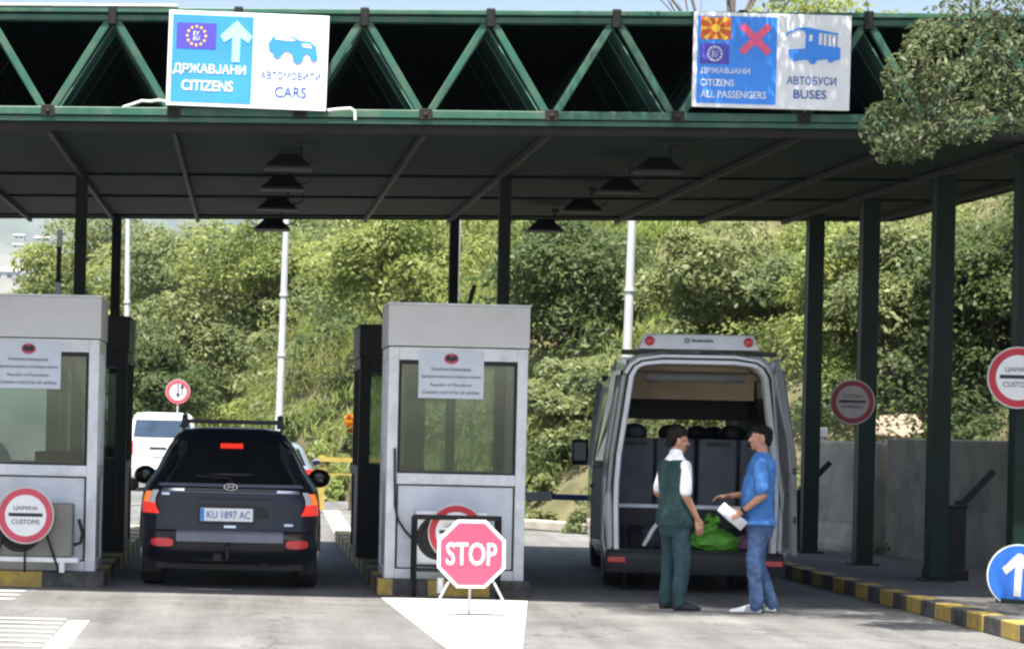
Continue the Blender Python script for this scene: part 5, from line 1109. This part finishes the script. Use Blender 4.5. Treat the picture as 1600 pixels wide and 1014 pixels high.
# trees and bushes one can tell apart
def tree(name, label, cat, base, crown, rx, ry, rz, clumps, per, leaf, m, ratio=.5, stems=3, group=None):
    t = thing(name, label, cat, base, group=group); b0 = Vector((0, 0, 0)); c = Vector(crown) - Vector(base)
    top = c.z + rz; c.z = max(.35 * top, top - 2.2 * rz); rz = top - c.z; quads('crown', np.concatenate([bush_cloud((c.x, c.y, c.z), rx, ry, rz, clumps, per, leaf, ratio), bush_cloud((c.x, c.y, c.z - .1), rx * 1.05, ry * 1.05, rz * .8, clumps // 2, per // 2, leaf * 1.35, ratio)]), M[m], t)
    q = MB()
    for k in range(stems):
        a = k * 2.4 + .4; q.path([(.06 * math.cos(a), .06 * math.sin(a), -.3), c * .45 + Vector((.1 * math.cos(a), .1 * math.sin(a), 0)), c * .75 + Vector((rx * .2 * math.cos(a), ry * .2 * math.sin(a), 0)), c + Vector((rx * .4 * math.cos(a), ry * .4 * math.sin(a), rz * .35))], [.06, .045, .028, .008], 8)
    q.build('trunk', M['bark'], t); return t
def on_slope(px, y):
    """the slope point below a pixel column at distance y"""
    x = at(px, 600, y).x; best = None
    for i in range(0, 44):
        for j in range(0, 40):
            tt, dd = i * .25, j * .35
            if tt > TMAX: continue
            p = slope_pt(tt, dd); e = abs(p.x - x) + abs(p.y - y)
            if best is None or e < best[0]: best = (e, p)
    return best[1]
for px, py, y, rx, rz, cl, per, lf, m, lab in (
    (1585, 420, 36.5, 1.25, 1.7, 26, 420, .10, 'leaf_dark', 'dark leafy tree beside the green column at the right edge'),
    (1515, 500, 37.5, 1.0, 1.5, 20, 420, .10, 'leaf_dark', 'dark tree rising over the concrete wall right of the near column'),
    (1305, 470, 39.5, .75, 1.5, 18, 420, .09, 'leaf_lime', 'bright green slim tree between the two farthest right columns'),
    (1400, 430, 38.5, .9, 1.7, 20, 420, .10, 'leaf', 'green tree above the sunlit stone slabs'),
    (1120, 450, 45, 1.7, 1.2, 22, 420, .12, 'leaf', 'broad green tree above the silver minibus roof'),
    (900, 420, 50, 1.9, 1.5, 24, 420, .13, 'leaf_dark', 'dark rounded tree right of the middle lamp post'),
    (880, 640, 46, 1.3, 1.1, 18, 420, .12, 'leaf', 'bush just left of the minibus mirror'),
    (620, 380, 62, 2.2, 1.4, 22, 380, .15, 'leaf_lime', 'yellow green tree above the dark middle booth'),
    (245, 590, 74, 1.6, 1.7, 20, 380, .16, 'leaf_dark', 'dark bush behind the small far round sign'),
    (330, 480, 80, 2.4, 1.5, 22, 380, .17, 'leaf', 'rounded tree on the slope above the white van'),
    (105, 400, 100, 1.8, 2.3, 22, 360, .19, 'leaf_lime', 'pale tree at the left end of the slope'),
    (165, 385, 98, 2.4, 2.0, 20, 360, .18, 'leaf', 'green tree behind the farther left column'),
    (215, 420, 92, 2.2, 1.9, 20, 360, .17, 'leaf_lime', 'yellow green tree just right of the left lamp post'),
    (265, 372, 88, 2.2, 1.5, 20, 360, .17, 'leaf', 'tree on the slope straight above the far round sign'),
    (75, 440, 104, 1.6, 1.3, 18, 340, .18, 'leaf', 'low bush showing over the left booth roof by the pipe'),
    (130, 470, 96, 2.0, 1.5, 18, 340, .18, 'leaf_dark', 'dark bush between the pipe and the farther left column'),
    (400, 360, 80, 2.3, 1.5, 20, 380, .16, 'leaf_lime', 'yellow green tree left of the second lamp post'),
    (1330, 10, 40.5, 1.5, 1.1, 20, 420, .10, 'leaf_lime', 'light green treetop showing above the canopy roof')):
    c = at(px, py, y); base = on_slope(px, y); base = Vector((base.x, base.y, min(base.z, c.z - .6)))
    tree('tree' if rz > 1.15 else 'bush', lab, 'tree' if rz > 1.15 else 'bush', base, c, rx, rx * .9, rz, cl, per, lf, m)
p = at(549, 668, 50.5); base = on_slope(549, 50.5)
q = bush_cloud((0, 0, 0), .11, .15, .30, 6, 45, .08, .8); t = thing('flowering_shrub', 'orange flowers beside the dark booth frame', 'shrub', p); quads('petals', q, M['orange_petal'], t); quads('foliage', bush_cloud((.05, .1, -.5), .35, .3, .6, 10, 200, .10, .5), M['leaf'], t)
q = MB(); q.path([(0, .05, -1.2 - p.z + 1.2), (.02, .05, -.4), (0, 0, .1)], [.03, .02, .01], 6); q.build('stem', M['bark'], t)
# bare branches behind the roof
t = thing('bare_tree', 'leafless tree whose twigs show above the canopy roof', 'tree', (11.2, 57.0, 6.2)); q = MB()
def branch(p, d, L, r, lv):
    pts = [p]; dd = d.normalized()
    for k in range(4): dd = (dd + Vector((rnd.uniform(-.18, .18), rnd.uniform(-.18, .18), rnd.uniform(-.05, .12)))).normalized(); pts.append(pts[-1] + dd * L / 4)
    q.path(pts, [r * (1 - .16 * k) for k in range(5)], 6 if lv < 2 else 4, 0 if lv < 1 else 1)
    if lv < 3:
        for k in range(3 + (lv == 0) * 3): i = rnd.choice((2, 3, 4, 4)); branch(pts[i], dd + Vector((rnd.uniform(-.9, .9), rnd.uniform(-.5, .5), rnd.uniform(-.1, .5))), L * rnd.uniform(.45, .72), r * .5, lv + 1)
branch(Vector((0, 0, 0)), Vector((-.02, 0, 1)), 4.6, .11, 0)
for s in (-.9, -.55, .0, .4): branch(Vector((s * .2, 0, 3.6)), Vector((s, rnd.uniform(-.2, .2), 1.0)), 3.4, .055, 1)
ob = q.build('trunk', [M['bark'], M['twig']], t)
# near tree: trunk outside the frame at the right, crown reaching in
nt_ = thing('roadside_tree', 'leafy tree overhanging the top right corner in front of the canopy', 'tree', (9.7, 19.4, .12)); O = Vector(nt_.location); cl = []; limbs = MB()
vis = [(1398, 205, 44), (1402, 232, 30), (1440, 160, 50), (1425, 118, 38), (1470, 90, 48), (1462, 190, 46), (1500, 45, 52), (1510, 140, 55), (1510, 195, 34), (1540, 90, 55), (1545, 20, 50), (1560, 170, 40), (1585, 110, 55), (1590, 190, 28), (1590, 40, 60), (1430, 222, 30), (1480, 150, 50), (1620, 130, 60), (1640, 40, 70), (1385, 185, 26), (1450, 60, 30)]
anch = []
for px, py, r_ in vis:
    p = at(px, py, 20.4 + rnd.uniform(-.5, .5)); anch.append(p); cl.append((p, r_ / 150, 330))
for k in range(46):
    p = Vector((rnd.uniform(6.7, 11.5), rnd.uniform(18.2, 21.6), rnd.uniform(4.6, 8.2))); cl.append((p, rnd.uniform(.35, .6), 230)); anch.append(p)
for k in range(11): p = Vector((rnd.uniform(5.4, 7.2), rnd.uniform(19.4, 21.2), rnd.uniform(5.9, 7.6))); cl.append((p, rnd.uniform(.28, .5), 230)); anch.append(p)
for k in range(60):                      # unseen leaf clumps added above the road to shade the two men
    z = rnd.uniform(6.3, 9.0); p = Vector((4.9 - .12 * (z - 1) + rnd.uniform(-1.5, 1.6), 23.4 - .41 * (z - 1) + rnd.uniform(-.75, .5), z))
    if z > 6.3: cl.append((p, rnd.uniform(.3, .5), 240)); anch.append(p)
for k in range(24):  # more unseen clumps, added towards the sun to shade the bus lane sign
    z = rnd.uniform(6.9, 8.4); p = Vector((4.85 - .12 * (z - 5) + rnd.uniform(-.8, .8), 22.3 - .41 * (z - 5) + rnd.uniform(-.4, .4), z)); cl.append((p, rnd.uniform(.25, .42), 230)); anch.append(p)
arr = []
for p, r_, n in cl:
    pts, nn = clump_points(p - O, r_, n, .8, -.8); ln = .042 + .045 * rs.random(n); arr.append(leaf_quads(pts, nn * .6 + np.array([-.1, -.2, .7]), ln, ln * .36, .55))
quads('crown', np.concatenate(arr), M['leaf_near'], nt_)
limbs.path([(0, 0, -.2), (.05, 0, 1.6), (-.05, .1, 3.2), (-.3, .2, 4.6), (-.6, .4, 6.4)], [.22, .19, .16, .12, .05], 14)
hubs = [Vector((-.1, .1, 3.3)), Vector((-.35, .2, 4.4)), Vector((-.45, .3, 5.3)), Vector((.0, .1, 3.9))]
nodes = [(h, .05) for h in hubs]
for e in sorted((p - O for p in anch), key=lambda e: min((e - h).length for h in hubs)):   # each clump hangs on the nearest one already carried
    h, r_ = min(nodes, key=lambda n_: (n_[0] - e).length + .15 * (n_[0].z < e.z - 2)); r2 = max(r_ * .72, .007)
    mid = h.lerp(e, .5) + Vector((rnd.uniform(-.06, .06), rnd.uniform(-.06, .06), .08)); limbs.path([h, mid, e], [r_ * .8, (r_ * .8 + r2) / 2, r2], 6); nodes.append((e, r2))
limbs.build('trunk', M['bark'], nt_)

# ------------------------------------------------------------------ haze over the valley
hz = MB(); hz.box(-4000, 4000, -60, 6200, -1.5, 1050)
hm = bpy.data.materials.new('haze'); hm.use_nodes = True; tt_ = hm.node_tree; tt_.nodes.clear(); o_ = N(tt_, 'ShaderNodeOutputMaterial'); v_ = N(tt_, 'ShaderNodeVolumePrincipled')
v_.inputs['Color'].default_value = (.62, .76, .95, 1); v_.inputs['Density'].default_value = .00013; v_.inputs['Anisotropy'].default_value = .3; tt_.links.new(v_.outputs[0], o_.inputs['Volume'])
tag(hz.build('haze', hm, smooth=0), 'thin pale haze over the valley', 'haze', kind='stuff')
